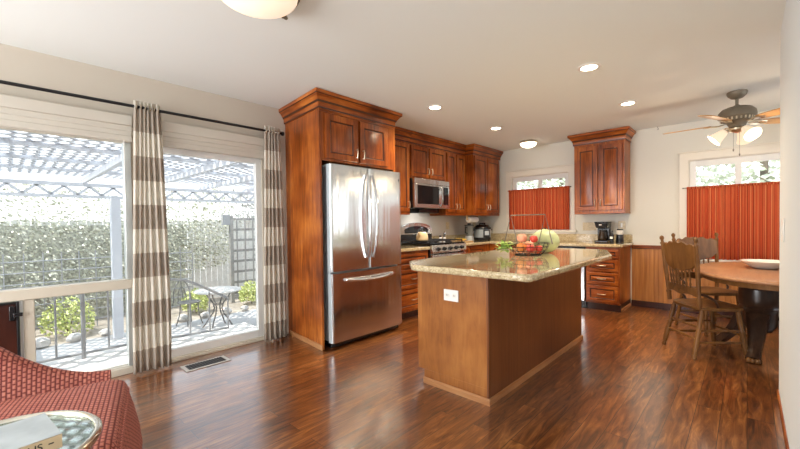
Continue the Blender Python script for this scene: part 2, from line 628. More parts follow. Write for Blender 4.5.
class MB:
    def __init__(self):
        self.v, self.f, self.m = [], [], []

    def add(self, vs, fs, mi=0):
        o = len(self.v)
        self.v += [tuple(p) for p in vs]
        self.f += [tuple(i + o for i in q) for q in fs]
        self.m += [mi] * len(fs)

    def box(self, x0, x1, y0, y1, z0, z1, mi=0):
        x0, x1 = min(x0, x1), max(x0, x1)
        y0, y1 = min(y0, y1), max(y0, y1)
        z0, z1 = min(z0, z1), max(z0, z1)
        vs = [(x0, y0, z0), (x1, y0, z0), (x1, y1, z0), (x0, y1, z0), (x0, y0, z1), (x1, y0, z1), (x1, y1, z1), (x0, y1, z1)]
        self.add(vs, [(3, 2, 1, 0), (4, 5, 6, 7), (0, 1, 5, 4), (1, 2, 6, 5), (2, 3, 7, 6), (3, 0, 4, 7)], mi)
        return self

    def loft(self, rings, mi=0, cap0=True, cap1=True, closed=True, mis=None):
        n = len(rings[0])
        o = len(self.v)
        for r in rings:
            self.v += [tuple(p) for p in r]
        for k in range(len(rings) - 1):
            mm = mis[k] if mis else mi
            for i in range(n if closed else n - 1):
                j = (i + 1) % n
                self.f.append((o + k * n + i, o + k * n + j, o + (k + 1) * n + j, o + (k + 1) * n + i))
                self.m.append(mm)
        if closed and cap0:
            self.f.append(tuple(o + i for i in reversed(range(n))))
            self.m.append(mis[0] if mis else mi)
        if closed and cap1:
            self.f.append(tuple(o + (len(rings) - 1) * n + i for i in range(n)))
            self.m.append(mis[-1] if mis else mi)
        return self

    def tube(self, pts, r, seg=8, mi=0, cap=True):
        pts = [Vector(p) for p in pts]
        rs = r if isinstance(r, (list, tuple)) else [r] * len(pts)
        rings = []
        prev = None
        for i, p in enumerate(pts):
            if i == 0:
                d = pts[1] - pts[0]
            elif i == len(pts) - 1:
                d = pts[-1] - pts[-2]
            else:
                d = (pts[i + 1] - p).normalized() + (p - pts[i - 1]).normalized()
            d.normalize()
            if prev is None:
                a = Vector((0, 0, 1)) if abs(d.z) < 0.9 else Vector((1, 0, 0))
                u = d.cross(a).normalized()
            else:
                u = (prev - d * prev.dot(d)).normalized()
            prev = u
            w = d.cross(u)
            rings.append([p + (u * math.cos(2 * PI * k / seg) + w * math.sin(2 * PI * k / seg)) * rs[i] for k in range(seg)])
        return self.loft(rings, mi, cap, cap)

    def lathe(self, prof, c=(0, 0, 0), seg=24, mi=0, cap0=True, cap1=True, mis=None, sx=1, sy=1):
        rings = [[(c[0] + r * sx * math.cos(2 * PI * k / seg), c[1] + r * sy * math.sin(2 * PI * k / seg), c[2] + z) for k in range(seg)] for r, z in prof]
        return self.loft(rings, mi, cap0, cap1, True, mis)

    def turned(self, a, b, prof, seg=10, mi=0):
        """turned spindle from a to b; prof = [(t, r)]"""
        a, b = Vector(a), Vector(b)
        return self.tube([a.lerp(b, t) for t, r in prof], [r for t, r in prof], seg, mi)

    def prism(self, poly, plane, d0, d1, mi=0):
        """polygon (a,b) extruded; plane 'XZ' -> along Y, 'YZ' -> along X, 'XY' -> along Z"""
        f = {'XZ': lambda a, b, d: (a, d, b), 'YZ': lambda a, b, d: (d, a, b), 'XY': lambda a, b, d: (a, b, d)}[plane]
        return self.loft([[f(a, b, d0) for a, b in poly], [f(a, b, d1) for a, b in poly]], mi)

    def xf(self, M, start=0):
        for i in range(start, len(self.v)):
            self.v[i] = tuple(M @ Vector(self.v[i]))
        return self

    def build(self, name, mats, parent=None, local=False, bevel=0.0, smooth=35, seg=2):
        if isinstance(mats, str):
            mats = [mats]
        me = bpy.data.meshes.new(name)
        vs = self.v
        W = WM.get(parent.name) if parent else None
        if W is not None and not local:
            Wi = W.inverted()
            vs = [tuple(Wi @ Vector(p)) for p in vs]
        me.from_pydata(vs, [], self.f)
        for m in mats:
            me.materials.append(MATS[m])
        me.polygons.foreach_set('material_index', self.m)
        bm = bmesh.new()
        bm.from_mesh(me)
        bmesh.ops.recalc_face_normals(bm, faces=bm.faces)
        bm.to_mesh(me)
        bm.free()
        if smooth:
            me.polygons.foreach_set('use_smooth', [True] * len(me.polygons))
            me.set_sharp_from_angle(angle=R(smooth))
        me.update()
        o = bpy.data.objects.new(name, me)
        COL.objects.link(o)
        if parent:
            o.parent = parent
            if W is not None:
                WM[o.name] = W
        if bevel:
            bv = o.modifiers.new('bevel', 'BEVEL')
            bv.width = bevel
            bv.segments = seg
            bv.limit_method = 'ANGLE'
            bv.angle_limit = R(40)
            bv.harden_normals = False
        return o


def thing(name, label, cat, loc=(0, 0, 0), rz=0.0, group=None):
    o = bpy.data.objects.new(name, None)
    COL.objects.link(o)
    o.empty_display_size = 0.1
    o.location = loc
    o.rotation_euler = (0, 0, rz)
    WM[o.name] = Matrix.Translation(loc) @ Matrix.Rotation(rz, 4, 'Z')
    o['label'] = label
    o['category'] = cat
    if group:
        o['group'] = group
    return o


def tag(o, label, cat, group=None, kind=None):
    o['label'] = label
    o['category'] = cat
    if group:
        o['group'] = group
    if kind:
        o['kind'] = kind
    return o


def struct(o, label=None):
    o['kind'] = 'structure'
    if label:
        o['label'] = label
    return o


def copy_thing(root, loc, rz, label):
    c = root.copy()
    COL.objects.link(c)
    c.location = loc
    c.rotation_euler = (0, 0, rz)
    c['label'] = label
    for ch in list(root.children):
        d = ch.copy()
        COL.objects.link(d)
        d.parent = c
        for g in list(ch.children):
            e = g.copy()
            COL.objects.link(e)
            e.parent = d
    return c


def arc(c, r, a0, a1, n):
    return [(c[0] + r * math.cos(a0 + (a1 - a0) * i / n), c[1] + r * math.sin(a0 + (a1 - a0) * i / n)) for i in range(n + 1)]


# ------------------------------------------------------------------ room shell
XL, XR, YB, ZC = -3.683, 0.158, 6.027, 2.44
YREAR, XE = -3.0, 2.25
T = 0.15


def wall_with_holes(name, mat, axis, pos, thick, a0, a1, z0, z1, holes):
    """axis 'X': wall in the plane x=pos spanning y; axis 'Y': plane y=pos spanning x. holes=[(a0,a1,z0,z1)] sorted along a"""
    b = MB()

    def bx(p0, p1, q0, q1):
        if p1 - p0 < 1e-4 or q1 - q0 < 1e-4:
            return
        if axis == 'X':
            b.box(pos, pos + thick, p0, p1, q0, q1)
        else:
            b.box(p0, p1, pos, pos + thick, q0, q1)
    cur = a0
    for h0, h1, k0, k1 in holes:
        bx(cur, h0, z0, z1)
        bx(h0, h1, z0, k0)
        bx(h0, h1, k1, z1)
        cur = h1
    bx(cur, a1, z0, z1)
    return struct(b.build(name, mat, smooth=0))


DL0, DL1, DZ1 = -1.35, 1.93, 1.93          # opening of the window and sliding door
floor = struct(MB().box(XL - 0.02, XE + T, YREAR - T, YB + T, -0.12, 0).build('floor', 'floor_planks', smooth=0))
struct(MB().box(XL - T, XE + T, YREAR - T, YB + T, ZC, ZC + 0.15).build('ceiling', 'ceiling_paint', smooth=0))
wall_with_holes('wall_left', 'shaded_wall_paint', 'X', XL, -T, YREAR - T, YB + T, -0.12, ZC, [(DL0, DL1, 0.0, DZ1)])
KW = (-2.99, -2.03, 1.06, 1.97)
DW = (-0.56, 0.44, 0.70, 1.955)
wall_with_holes('wall_back', 'kitchen_wall_paint', 'Y', YB, T, XL, XE, -0.12, ZC, [KW, DW])
wall_with_holes('wall_rear', 'shaded_wall_paint', 'Y', YREAR, -T, XL, XE, -0.12, ZC, [(-3.4, -0.4, 0.3, 2.2)])
struct(MB().box(XR, XR + 0.12, YREAR, 3.60, 0, ZC).box(XR + 0.12, XE, 3.48, 3.60, 0, ZC).build('wall_right', 'right_wall_paint', smooth=0))
wall_with_holes('wall_dining', 'kitchen_wall_paint', 'X', XE, T, YREAR, YB + T, -0.12, ZC, [(4.2, 5.5, 0.85, 2.05)])
struct(MB().box(XR - 0.010, XR, YREAR, 3.60, 0, 0.022).box(XR - 0.010, XR + 1.0, 3.60, 3.610, 0, 0.022).build('baseboard_right', 'cherry_horizontal', bevel=0.003))
struct(MB().box(-1.19, XE, YB - 0.022, YB - 0.001, 0, 0.085).build('baseboard_back', 'dark_panel', bevel=0.003))
struct(MB().box(XL, XL + 0.014, 1.935, 2.03, 0, 0.07).box(XL, XL + 0.014, YREAR, DL0, 0, 0.07).build('baseboard_left', 'white_trim', bevel=0.003))
# wainscot beadboard on the dining wall
wb = MB()
x = -1.185
while x < XE - 0.01:
    x1 = min(x + 0.052, XE)
    for (c0, c1) in ((-1.185, DW[0] - 0.09), (DW[0] - 0.09, DW[1] + 0.09), (DW[1] + 0.09, XE)):
        a, e = max(x, c0), min(x1, c1)
        if e - a < 0.008:
            continue
        top = 0.82 if not (c0 == DW[0] - 0.09) else 0.60
        wb.prism([(a, YB - 0.004), (a, YB - 0.012), (a + 0.005, YB - 0.016), (e - 0.005, YB - 0.016), (e, YB - 0.012), (e, YB - 0.004)], 'XY', 0.085, top)
    x = x1
struct(wb.build('wainscot', 'beadboard', smooth=0), 'honey brown beadboard wainscot under the dining window')
tr = MB()
for (a, e) in ((-1.185, DW[0] - 0.10), (DW[1] + 0.10, XE)):
    tr.prism([(YB - 0.001, 0.80), (YB - 0.03, 0.81), (YB - 0.03, 0.835), (YB - 0.042, 0.84), (YB - 0.042, 0.855), (YB - 0.001, 0.855)], 'YZ', a, e)
struct(tr.build('trim_2', 'cherry_horizontal'))


# ------------------------------------------------------------------ windows of the back wall
def back_window(num, W, sash_x):
    x0, x1, z0, z1 = W
    b = MB()
    c = 0.09
    yf = YB - 0.018
    b.box(x0 - c, x0 + 0.004, yf, YB, z0 - c, z1 + c)
    b.box(x1 - 0.004, x1 + c, yf, YB, z0 - c, z1 + c)
    b.box(x0 - 0.0, x1 + 0.0, yf, YB, z1 - 0.004, z1 + c)
    b.box(x0 - 0.0, x1 + 0.0, yf, YB, z0 - c, z0 + 0.004)
    b.box(x0 - c - 0.012, x1 + c + 0.012, YB - 0.028, YB, z1 + c, z1 + c + 0.018)
    # reveal lining
    b.box(x0 - 0.002, x0 + 0.012, YB, YB + 0.10, z0, z1)
    b.box(x1 - 0.012, x1 + 0.002, YB, YB + 0.10, z0, z1)
    b.box(x0, x1, YB, YB + 0.10, z1 - 0.012, z1 + 0.002)
    w = struct(b.build('window_%d' % num, 'white_trim', bevel=0.004))
    f = MB()
    yy0, yy1 = YB + 0.045, YB + 0.085
    f.box(x0 + 0.01, x0 + 0.075, yy0, yy1, z0, z1 - 0.01)
    f.box(x1 - 0.075, x1 - 0.01, yy0, yy1, z0, z1 - 0.01)
    f.box(x0 + 0.075, x1 - 0.075, yy0, yy1, z1 - 0.085, z1 - 0.01)
    f.box(x0 + 0.075, x1 - 0.075, yy0, yy1, z0, z0 + 0.06)
    f.box(sash_x - 0.03, sash_x + 0.03, yy0 - 0.012, yy1, z0 + 0.06, z1 - 0.085)
    f.build('sash_frame', 'window_vinyl', w, bevel=0.003)
    for (a, e) in ((x0 + 0.075, sash_x - 0.03), (sash_x + 0.03, x1 - 0.075)):
        MB().box(a, e, yy0 + 0.018, yy0 + 0.024, z0 + 0.06, z1 - 0.085).build('pane', 'window_glass', w, smooth=0)
    s = MB().box(x0 - c - 0.03, x1 + c + 0.03, YB - 0.055, YB + 0.06, z0 - 0.028, z0)
    s.build('window_sill', 'white_ceramic' if num == 2 else 'white_trim', w, bevel=0.005)
    return w


back_window(1, KW, -2.50)
back_window(2, DW, -0.085)

# ------------------------------------------------------------------ left window and sliding door
xf0, xf1 = XL - 0.10, XL - 0.02
fr = MB()
fr.box(xf0, xf1, DL0, DL0 + 0.05, 0, DZ1)
fr.box(xf0, xf1, 0.72, 0.86, 0, DZ1)
fr.box(xf0, xf1, DL0 + 0.05, 0.72, DZ1 - 0.05, DZ1)
fr.box(xf0, xf1 + 0.03, DL0 + 0.05, 0.72, 0.69, 0.765)      # mid rail
fr.box(xf0, xf1, DL0 + 0.05, 0.72, 0, 0.055)
fr.box(xf0, xf1 + 0.02, 0.088, 0.145, 0.055, 0.69)          # post below the rail
w3 = struct(fr.build('window_3', 'beige_frame', bevel=0.004))
st = MB()
st.box(xf0 + 0.015, xf1 + 0.012, 0.685, 0.735, 0.765, DZ1 - 0.05)
st.box(xf0 + 0.015, xf1 + 0.012, 0.685, 0.735, 0.055, 0.69)
st.build('window_stile', 'aluminium', w3, bevel=0.003)
MB().box(XL - 0.066, XL - 0.060, DL0 + 0.05, 0.70, 0.765, DZ1 - 0.05).build('pane', 'window_glass', w3, smooth=0)
MB().box(XL - 0.066, XL - 0.060, 0.145, 0.70, 0.055, 0.69).build('pane', 'window_glass', w3, smooth=0)

dr = MB()
dr.box(xf0, xf1, 0.86, 1.93, DZ1 - 0.045, DZ1)
dr.box(xf0, xf1, 1.86, 1.93, 0, DZ1 - 0.045)
dr.box(xf0, xf1 + 0.018, 0.86, 1.86, 0, 0.03)
d1 = struct(dr.build('door_1', 'beige_frame', bevel=0.004))
ds = MB()
ds.box(xf0 + 0.02, xf1 - 0.01, 0.86, 0.925, 0.03, DZ1 - 0.045)
ds.box(xf0 + 0.02, xf1 - 0.01, 1.80, 1.86, 0.03, DZ1 - 0.045)
ds.box(xf0 + 0.02, xf1 - 0.01, 0.925, 1.80, 0.03, 0.105)
ds.box(xf0 + 0.02, xf1 - 0.01, 0.925, 1.80, DZ1 - 0.10, DZ1 - 0.045)
ds.build('sliding_sash', 'window_vinyl', d1, bevel=0.003)
MB().box(XL - 0.058, XL - 0.052, 0.925, 1.80, 0.105, DZ1 - 0.10).build('pane', 'window_glass', d1, smooth=0)
MB().box(xf1 - 0.01, xf1 + 0.03, 0.868, 0.885, 0.85, 1.05).build('door_handle', 'black_metal', d1, bevel=0.004)
struct(MB().box(XL - 0.02, XL + 0.012, 0.86, 1.93, 0, 0.018).box(XL - 0.02, XL + 0.012, 0.15, 0.86, 0, 0.05).build('trim_3', 'beige_frame', bevel=0.003))
# casing round the opening
cs = MB()
cs.box(XL, XL + 0.016, DL0 - 0.07, 2.0, DZ1, DZ1 + 0.07)
cs.box(XL, XL + 0.016, 1.93, 2.0, 0, DZ1)
struct(cs.build('trim_4', 'white_trim', bevel=0.003))

# valances / folded blinds above window and door
def valance(y0, y1, label):
    t = thing('roman_blind', label, 'window blind', (XL + 0.06, (y0 + y1) / 2, DZ1), group='folded shades above the patio door')
    MB().box(XL + 0.017, XL + 0.068, y0, y1, 2.0, 2.085).build('head_rail', 'shade_fabric', t, bevel=0.006)
    b = MB()
    for k, (z0, z1, xo) in enumerate(((1.955, 2.0, 0.062), (1.915, 1.958, 0.058), (1.875, 1.918, 0.062))):
        b.prism([(XL + 0.017, z0), (XL + xo - 0.006, z0), (XL + xo, z0 + 0.008), (XL + xo - 0.004, z1), (XL + 0.017, z1)], 'XZ', y0 + 0.008, y1 - 0.008)
    b.build('folded_shade', 'shade_fabric', t)
    b = MB().tube([(XL + 0.066, y1 - 0.06, 1.88), (XL + 0.066, y1 - 0.06, 1.25)], 0.0025, 6)
    b.build('cord', 'white_plastic', t)


valance(DL0, 0.735, 'cream folded fabric blind above the wide window left of the striped curtains')
valance(0.80, 1.93, 'cream folded fabric blind above the glass patio door between the curtains')

# dark panel below the mid rail at far left
dp = thing('pet_door_panel', 'dark brown panel with black edge below the window rail at far left', 'door panel', (XL + 0.02, -0.3, 0.055))
MB().box(XL - 0.01, XL + 0.012, -1.2, 0.055, 0.06, 0.685).build('panel', 'dark_panel', dp, bevel=0.003)
MB().box(XL - 0.012, XL + 0.018, 0.055, 0.07, 0.06, 0.685).box(XL - 0.012, XL + 0.018, -1.2, 0.055, 0.672, 0.685).build('edge_frame', 'black_metal', dp, bevel=0.002)
MB().box(XL - 0.012, XL + 0.006, 0.0712, 0.086, 0.06, 0.685).build('edge_strip', 'aluminium', dp)
MB().box(XL + 0.012, XL + 0.022, 0.02, 0.05, 0.56, 0.66).box(XL + 0.018, XL + 0.024, 0.04, 0.085, 0.585, 0.61).build('latch', 'black_plastic', dp, bevel=0.003)

# ------------------------------------------------------------------ curtains
XC = -3.575


def curtain_panel(y0, y1, z0, z1, folds, amp, topw=1.0, x=XC, seedv=1, cols=None):
    rnd = random.Random(seedv)
    b = MB()
    n = folds * 10
    rows = 26
    ph = [rnd.uniform(-0.5, 0.5) for _ in range(folds + 1)]
    yc = (y0 + y1) / 2
    grid = []
    for k in range(rows + 1):
        t = k / rows
        z = z1 + (z0 - z1) * t
        wid = topw + (1 - topw) * min(1, t * 1.3)
        row = []
        for i in range(n + 1):
            s = i / n
            y = yc + (y0 - yc + (y1 - y0) * s) * wid + 0.006 * math.sin(7 * s + 3 * t)
            a = amp * (0.75 + 0.35 * t) * (1 + 0.3 * math.sin(5 * s + seedv))
            xx = x + a * math.sin(2 * PI * folds * s + ph[int(s * folds)] * 0.3 * t)
            zz = z
            row.append((xx, y, zz))
        grid.append(row)
    o = len(b.v)
    for r in grid:
        b.v += r
    for k in range(rows):
        for i in range(n):
            a = o + k * (n + 1) + i
            b.f.append((a, a + 1, a + n + 2, a + n + 1))
            b.m.append(0)
    return b


rod = thing('curtain_rod', 'long black curtain rod above the patio door and window', 'curtain rod', (XC, 0.3, 2.155))
MB().tube([(XC, -2.4, 2.152), (XC, 2.02, 2.152)], 0.0125, 12).build('rod', 'black_metal', rod)
fb = MB().lathe([(0.0, 0), (0.02, 0.004), (0.024, 0.014), (0.02, 0.026), (0.0, 0.03)], seg=14)
fb.xf(Matrix.Translation((XC, 2.02, 2.152)) @ Matrix.Rotation(-PI / 2, 4, 'X'))
fb.build('finial', 'black_metal', rod)
for yy in (1.99, 0.83):
    MB().box(XL, XC, yy - 0.008, yy + 0.008, 2.130, 2.142).box(XL, XL + 0.006, yy - 0.02, yy + 0.02, 2.09, 2.18).build('bracket', 'black_metal', rod, bevel=0.002)


def curtain(y0, y1, folds, label, seedv):
    t = thing('window_curtain', label, 'curtain', (XC, (y0 + y1) / 2, 0), group='striped curtains at the patio door')
    # origin at the floor so the bands are measured from there
    b = curtain_panel(y0, y1, 0.018, 2.20, folds, 0.019, 0.66, seedv=seedv)
    o = b.build('curtain_cloth', 'curtain_stripe', t, smooth=80)
    sol = o.modifiers.new('thickness', 'SOLIDIFY')
    sol.thickness = 0.002
    yc = (y0 + y1) / 2
    for k in range(folds):
        y = yc + (y0 - yc + (y1 - y0) * (k + 0.5) / folds) * 0.66
        g = MB()
        g.tube([(XC + 0.022 * math.cos(a), y, 2.152 + 0.022 * math.sin(a)) for a in [2 * PI * q / 12 for q in range(13)]], 0.004, 6, cap=False)
        g.build('grommet', 'satin_nickel', t)


curtain(0.690, 0.965, 6, 'tan and cream banded curtain hanging in the middle, left of the glass patio door', 3)
curtain(1.79, 2.045, 5, 'tan and cream banded curtain beside the tall cherry refrigerator cabinet', 5)


def cafe_curtain(x0, x1, z0, z1, y, folds, label, group, seedv):
    rnd = random.Random(seedv)
    t = thing('cafe_curtain', label, 'curtain', ((x0 + x1) / 2, y, z1), group=group)
    b = MB()
    n = folds * 8
    rows = 10
    for k in range(rows + 1):
        tt = k / rows
        for i in range(n + 1):
            s = i / n
            a = 0.006 + 0.010 * tt
            b.v.append((x0 + (x1 - x0) * s, y + a * math.sin(2 * PI * folds * s + 0.8 * math.sin(9 * s + seedv)) + 0.004 * math.sin(23 * s), z1 + (z0 - z1) * tt + 0.006 * math.sin(2 * PI * folds * s) * 0.3))
    for k in range(rows):
        for i in range(n):
            a = k * (n + 1) + i
            b.f.append((a, a + 1, a + n + 2, a + n + 1))
            b.m.append(0)
    o = b.build('curtain_cloth', 'red_curtain', t, smooth=80)
    uv = o.data.uv_layers.new(name='UVMap')
    for p in o.data.polygons:
        for li in p.loop_indices:
            vi = o.data.loops[li].vertex_index
            uv.data[li].uv = ((vi % (n + 1)) / n * (x1 - x0) * 1.0, (vi // (n + 1)) / rows)
    h = MB()
    h.box(x0, x1, y - 0.011, y + 0.011, z1 - 0.028, z1 - 0.002)
    o2 = h.build('header_pocket', 'red_curtain', t)
    uv = o2.data.uv_layers.new(name='UVMap')
    for li, l in enumerate(o2.data.loops):
        uv.data[li].uv = (o2.data.vertices[l.vertex_index].co.x, 0)
    return t


def cafe_rod(x0, x1, y, z, label):
    t = thing('cafe_rod', label, 'curtain rod', ((x0 + x1) / 2, y, z))
    MB().tube([(x0, y, z), (x1, y, z)], 0.005, 8).build('rod', 'bronze', t)
    for xx in (x0, x1):
        MB().box(xx - 0.006, xx + 0.006, y, YB + 0.002, z - 0.006, z + 0.006).build('bracket', 'bronze', t)


KY = YB - 0.045
cafe_curtain(-3.015, -2.505, 1.07, 1.745, KY, 13, 'red striped cafe curtain, left half over the kitchen sink', 'red cafe curtains of the kitchen window', 1)
cafe_curtain(-2.515, -2.01, 1.07, 1.745, KY + 0.004, 13, 'red striped cafe curtain, right half over the kitchen sink', 'red cafe curtains of the kitchen window', 2)
cafe_rod(-3.03, -1.995, KY, 1.732, 'thin rod of the red curtains over the kitchen sink')
cafe_curtain(-0.57, -0.084, 0.705, 1.612, KY, 12, 'red striped cafe curtain, left half behind the dining table', 'red cafe curtains of the dining window', 3)
cafe_curtain(-0.082, 0.47, 0.705, 1.612, KY, 12, 'red striped cafe curtain, right half behind the dining table', 'red cafe curtains of the dining window', 4)
cafe_rod(-0.61, 0.49, KY, 1.599, 'thin rod of the red curtains behind the dining table')


# ------------------------------------------------------------------ cabinets
def rect_ring(i, d, w, h):
    return [(i, d, i), (w - i, d, i), (w - i, d, h - i), (i, d, h - i)]


def door_mb(w, h, fr=0.055, t=0.02):
    """raised panel door, local: x along width, z up, front towards -y"""
    m = min(w, h) / 2
    fr = min(fr, m * 0.45)
    prof = [(0, 0), (0, -t + 0.003), (0.004, -t), (fr, -t), (fr + 0.004, -t + 0.005), (fr + 0.010, -t + 0.011), (fr + 0.016, -t + 0.011), (min(fr + 0.045, m * 0.88), -t + 0.002)]
    mis = [0, 0, 0, 0, 1, 1, 0, 0]
    b = MB()
    b.loft([rect_ring(i, d, w, h) for i, d in prof], cap0=True, cap1=True, mis=mis[:len(prof) - 1])
    return b


def pull_mb(L=0.10, vert=True):
    b = MB()
    for s in (-1, 1):
        c = s * L * 0.42
        b.tube([(0, 0, c), (0, -0.024, c)], 0.0045, 8)
    pts = [(0, -0.022 - 0.008 * math.cos(PI * (k / 8 - 0.5)), -L / 2 + L * k / 8) for k in range(9)]
    b.tube(pts, [0.0045 + 0.002 * math.cos(PI * (k / 8 - 0.5)) for k in range(9)], 8)
    if not vert:
        b.xf(Matrix.Rotation(PI / 2, 4, 'Y'))
    return b


def FL(x, y, z):
    """frame for the left run: local x -> +Y, front -> +X"""
    return Matrix.Translation((x, y, z)) @ Matrix.Rotation(PI / 2, 4, 'Z')


def FB(x, y, z):
    """frame for the back run: local x -> +X, front -> -Y"""
    return Matrix.Translation((x, y, z))


def add_door(parent, F, w, h, name='door', hpos=None, hvert=True, mat='cherry', fr=0.055):
    d = door_mb(w, h, fr).xf(F).build(name, [mat, 'glaze'], parent, smooth=20)
    if hpos:
        pull_mb(0.095 if hvert else 0.105, hvert).xf(F @ Matrix.Translation((hpos[0], -0.02, hpos[1]))).build('handle', 'satin_nickel', d)
    return d


CROWN = [(0, 0), (0.010, 0), (0.014, 0.012), (0.014, 0.045), (0.020, 0.052), (0.028, 0.070), (0.046, 0.098), (0.062, 0.112), (0.070, 0.118), (0.070, 0.150), (0, 0.150)]


def crown(parent, path, z, scale=1.0, name='crown_moulding'):
    """sweep the crown profile along a plan path (outward = right of travel)"""
    pts = [Vector((p[0], p[1])) for p in path]
    n = len(pts)
    rings = []
    for i, p in enumerate(pts):
        if i == 0:
            d = (pts[1] - p).normalized()
            off = Vector((d.y, -d.x))
        elif i == n - 1:
            d = (p - pts[-2]).normalized()
            off = Vector((d.y, -d.x))
        else:
            d0 = (p - pts[i - 1]).normalized()
            d1_ = (pts[i + 1] - p).normalized()
            n0, n1 = Vector((d0.y, -d0.x)), Vector((d1_.y, -d1_.x))
            off = (n0 + n1) / (1 + n0.dot(n1))
        rings.append([(p.x + off.x * a * scale, p.y + off.y * a * scale, z + c * scale) for a, c in CROWN])
    # profile edges run along the loft: darken the narrow glazed quirks
    b = MB()
    m = len(CROWN)
    b.loft(rings)
    for fi, f in enumerate(b.f):
        if len(f) == 4 and f[0] % m in (1, 4, 7):
            b.m[fi] = 1
    return b.build(name, ['cherry_horizontal', 'glaze'], parent, smooth=25)


# --- tall refrigerator cabinet
XFC = -2.935                                     # front of the over-fridge cabinet
Y0, Y1, SK = 2.046, 3.10, 0.08
t = thing('refrigerator_cabinet', 'tall cherry cabinet framing the steel refrigerator, two doors above it', 'cabinet', (XL, Y0, 0))
MB().prism([(XL + 0.002, Y0 + SK), (XFC, Y0), (XFC, Y0 + 0.025), (XL + 0.002, Y0 + SK + 0.025)], 'XY', 0, 2.29).build('side_panel', 'cherry', t, bevel=0.002)
MB().box(XL + 0.002, XFC - 0.03, Y1 - 0.025, Y1, 0, 2.29).build('side_panel', 'cherry', t, bevel=0.002)
MB().prism([(XL + 0.002, Y0 + SK + 0.026), (XFC - 0.001, Y0 + 0.026), (XFC - 0.001, Y1 - 0.026), (XL + 0.002, Y1 - 0.026)], 'XY', 1.80, 2.29).build('cabinet_body', 'cherry', t, bevel=0.002)
MB().prism([(XL + 0.05, Y0 + SK - 0.018), (XFC + 0.012, Y0 - 0.014), (XFC + 0.012, Y0 - 0.001), (XL + 0.05, Y0 + SK - 0.005)], 'XY', 0.0, 0.05).build('shoe_moulding', 'trim_wood', t, bevel=0.004)
cw = 0.40
for k in range(2):
    yy = Y0 + 0.062 + k * (cw + 0.03)
    add_door(t, FL(XFC, yy, 1.822), cw, 0.425, hpos=((cw - 0.03, 0.085) if k == 0 else (0.03, 0.085)))
MB().box(XFC - 0.001, XFC + 0.006, Y0, Y1 - 0.05, 2.262, 2.29).build('frieze_rail', 'cherry_horizontal', t)
crown(t, [(XL + 0.002, Y0 + SK - 0.001), (XFC + 0.006, Y0 - 0.001), (XFC + 0.006, Y1 - 0.05), (XL + 0.3, Y1 - 0.05)], 2.285)

# --- refrigerator
RX0, RXF = -3.6, -2.84
RY0, RY1 = 2.10, 3.07
ref = thing('refrigerator', 'stainless steel French door refrigerator set into cherry cabinetry', 'refrigerator', (-3.2, (RY0 + RY1) / 2, 0))
MB().box(-3.45, -2.915, RY0 + 0.032, RY1, 0.06, 1.745).build('body', 'grey_side', ref, bevel=0.006)
MB().box(-3.40, -2.895, RY0 + 0.05, RY1 - 0.02, 0.012, 0.06).build('base_grille', 'black_plastic', ref, bevel=0.003)
for yy in (RY0 + 0.06, RY1 - 0.06):
    MB().tube([(-2.95, yy, 0.0), (-2.95, yy, 0.02)], 0.02, 10).build('foot', 'black_plastic', ref)
for yy in (RY0 + 0.05, RY1 - 0.05):
    MB().box(-3.0, -2.90, yy - 0.035, yy + 0.035, 1.745, 1.765).build('hinge_cover', 'grey_side', ref, bevel=0.004)


def fridge_door(y0, y1, z0, z1, name='door'):
    # slightly bowed front, rounded vertical edges
    n = 14
    poly = [(-2.908, y0), (-2.908, y1)]
    w = y1 - y0
    pts = []
    for i in range(n + 1):
        s = i / n
        e = min(s, 1 - s) * w
        rr = 0.022
        edge = 0 if e > rr else (rr - math.sqrt(max(0, rr * rr - (rr - e) ** 2)))
        pts.append((RXF - edge - 0.008 * (2 * s - 1) ** 2, y1 - w * s))
    # denser at the ends
    ends = []
    for q in (0, 0.003, 0.008, 0.014, 0.022):
        ends.append(q / w)
    ss = sorted(set([round(v, 5) for v in ends + [1 - v for v in ends] + [i / n for i in range(1, n)]]))
    pts = []
    for s in ss:
        e = min(s, 1 - s) * w
        rr = 0.022
        edge = 0 if e >= rr else (rr - math.sqrt(max(0, rr * rr - (rr - e) ** 2)))
        pts.append((RXF - edge - 0.008 * (2 * s - 1) ** 2, y1 - w * s))
    b = MB().prism([(-2.908, y0), (-2.908, y1)] + pts, 'XY', z0, z1)
    o = b.build(name, ['steel', 'grey_side'], ref, smooth=50)
    for p in o.data.polygons:
        if abs(p.normal.y) > 0.9:
            p.material_index = 1
    return o


ymid = (RY0 + RY1) / 2
dl = fridge_door(RY0, ymid - 0.003, 0.742, 1.762)
dr_ = fridge_door(ymid + 0.003, RY1, 0.742, 1.762)
dz = fridge_door(RY0, RY1, 0.065, 0.722, 'freezer_drawer')


def fridge_handle(par, y, s):
    z0, z1 = 0.85, 1.69
    b = MB()
    pts = []
    for k in range(13):
        q = k / 12
        pts.append((RXF + 0.012 + 0.05 * math.sin(PI * q) ** 0.6, y + s * 0.016 * math.sin(PI * q), z0 + (z1 - z0) * q))
    b.tube(pts, 0.014, 10)
    for zz in (z0 + 0.01, z1 - 0.01):
        b.tube([(RXF - 0.002, y, zz), (RXF + 0.02, y, zz)], 0.013, 10)
    b.build('handle', 'chrome', par)


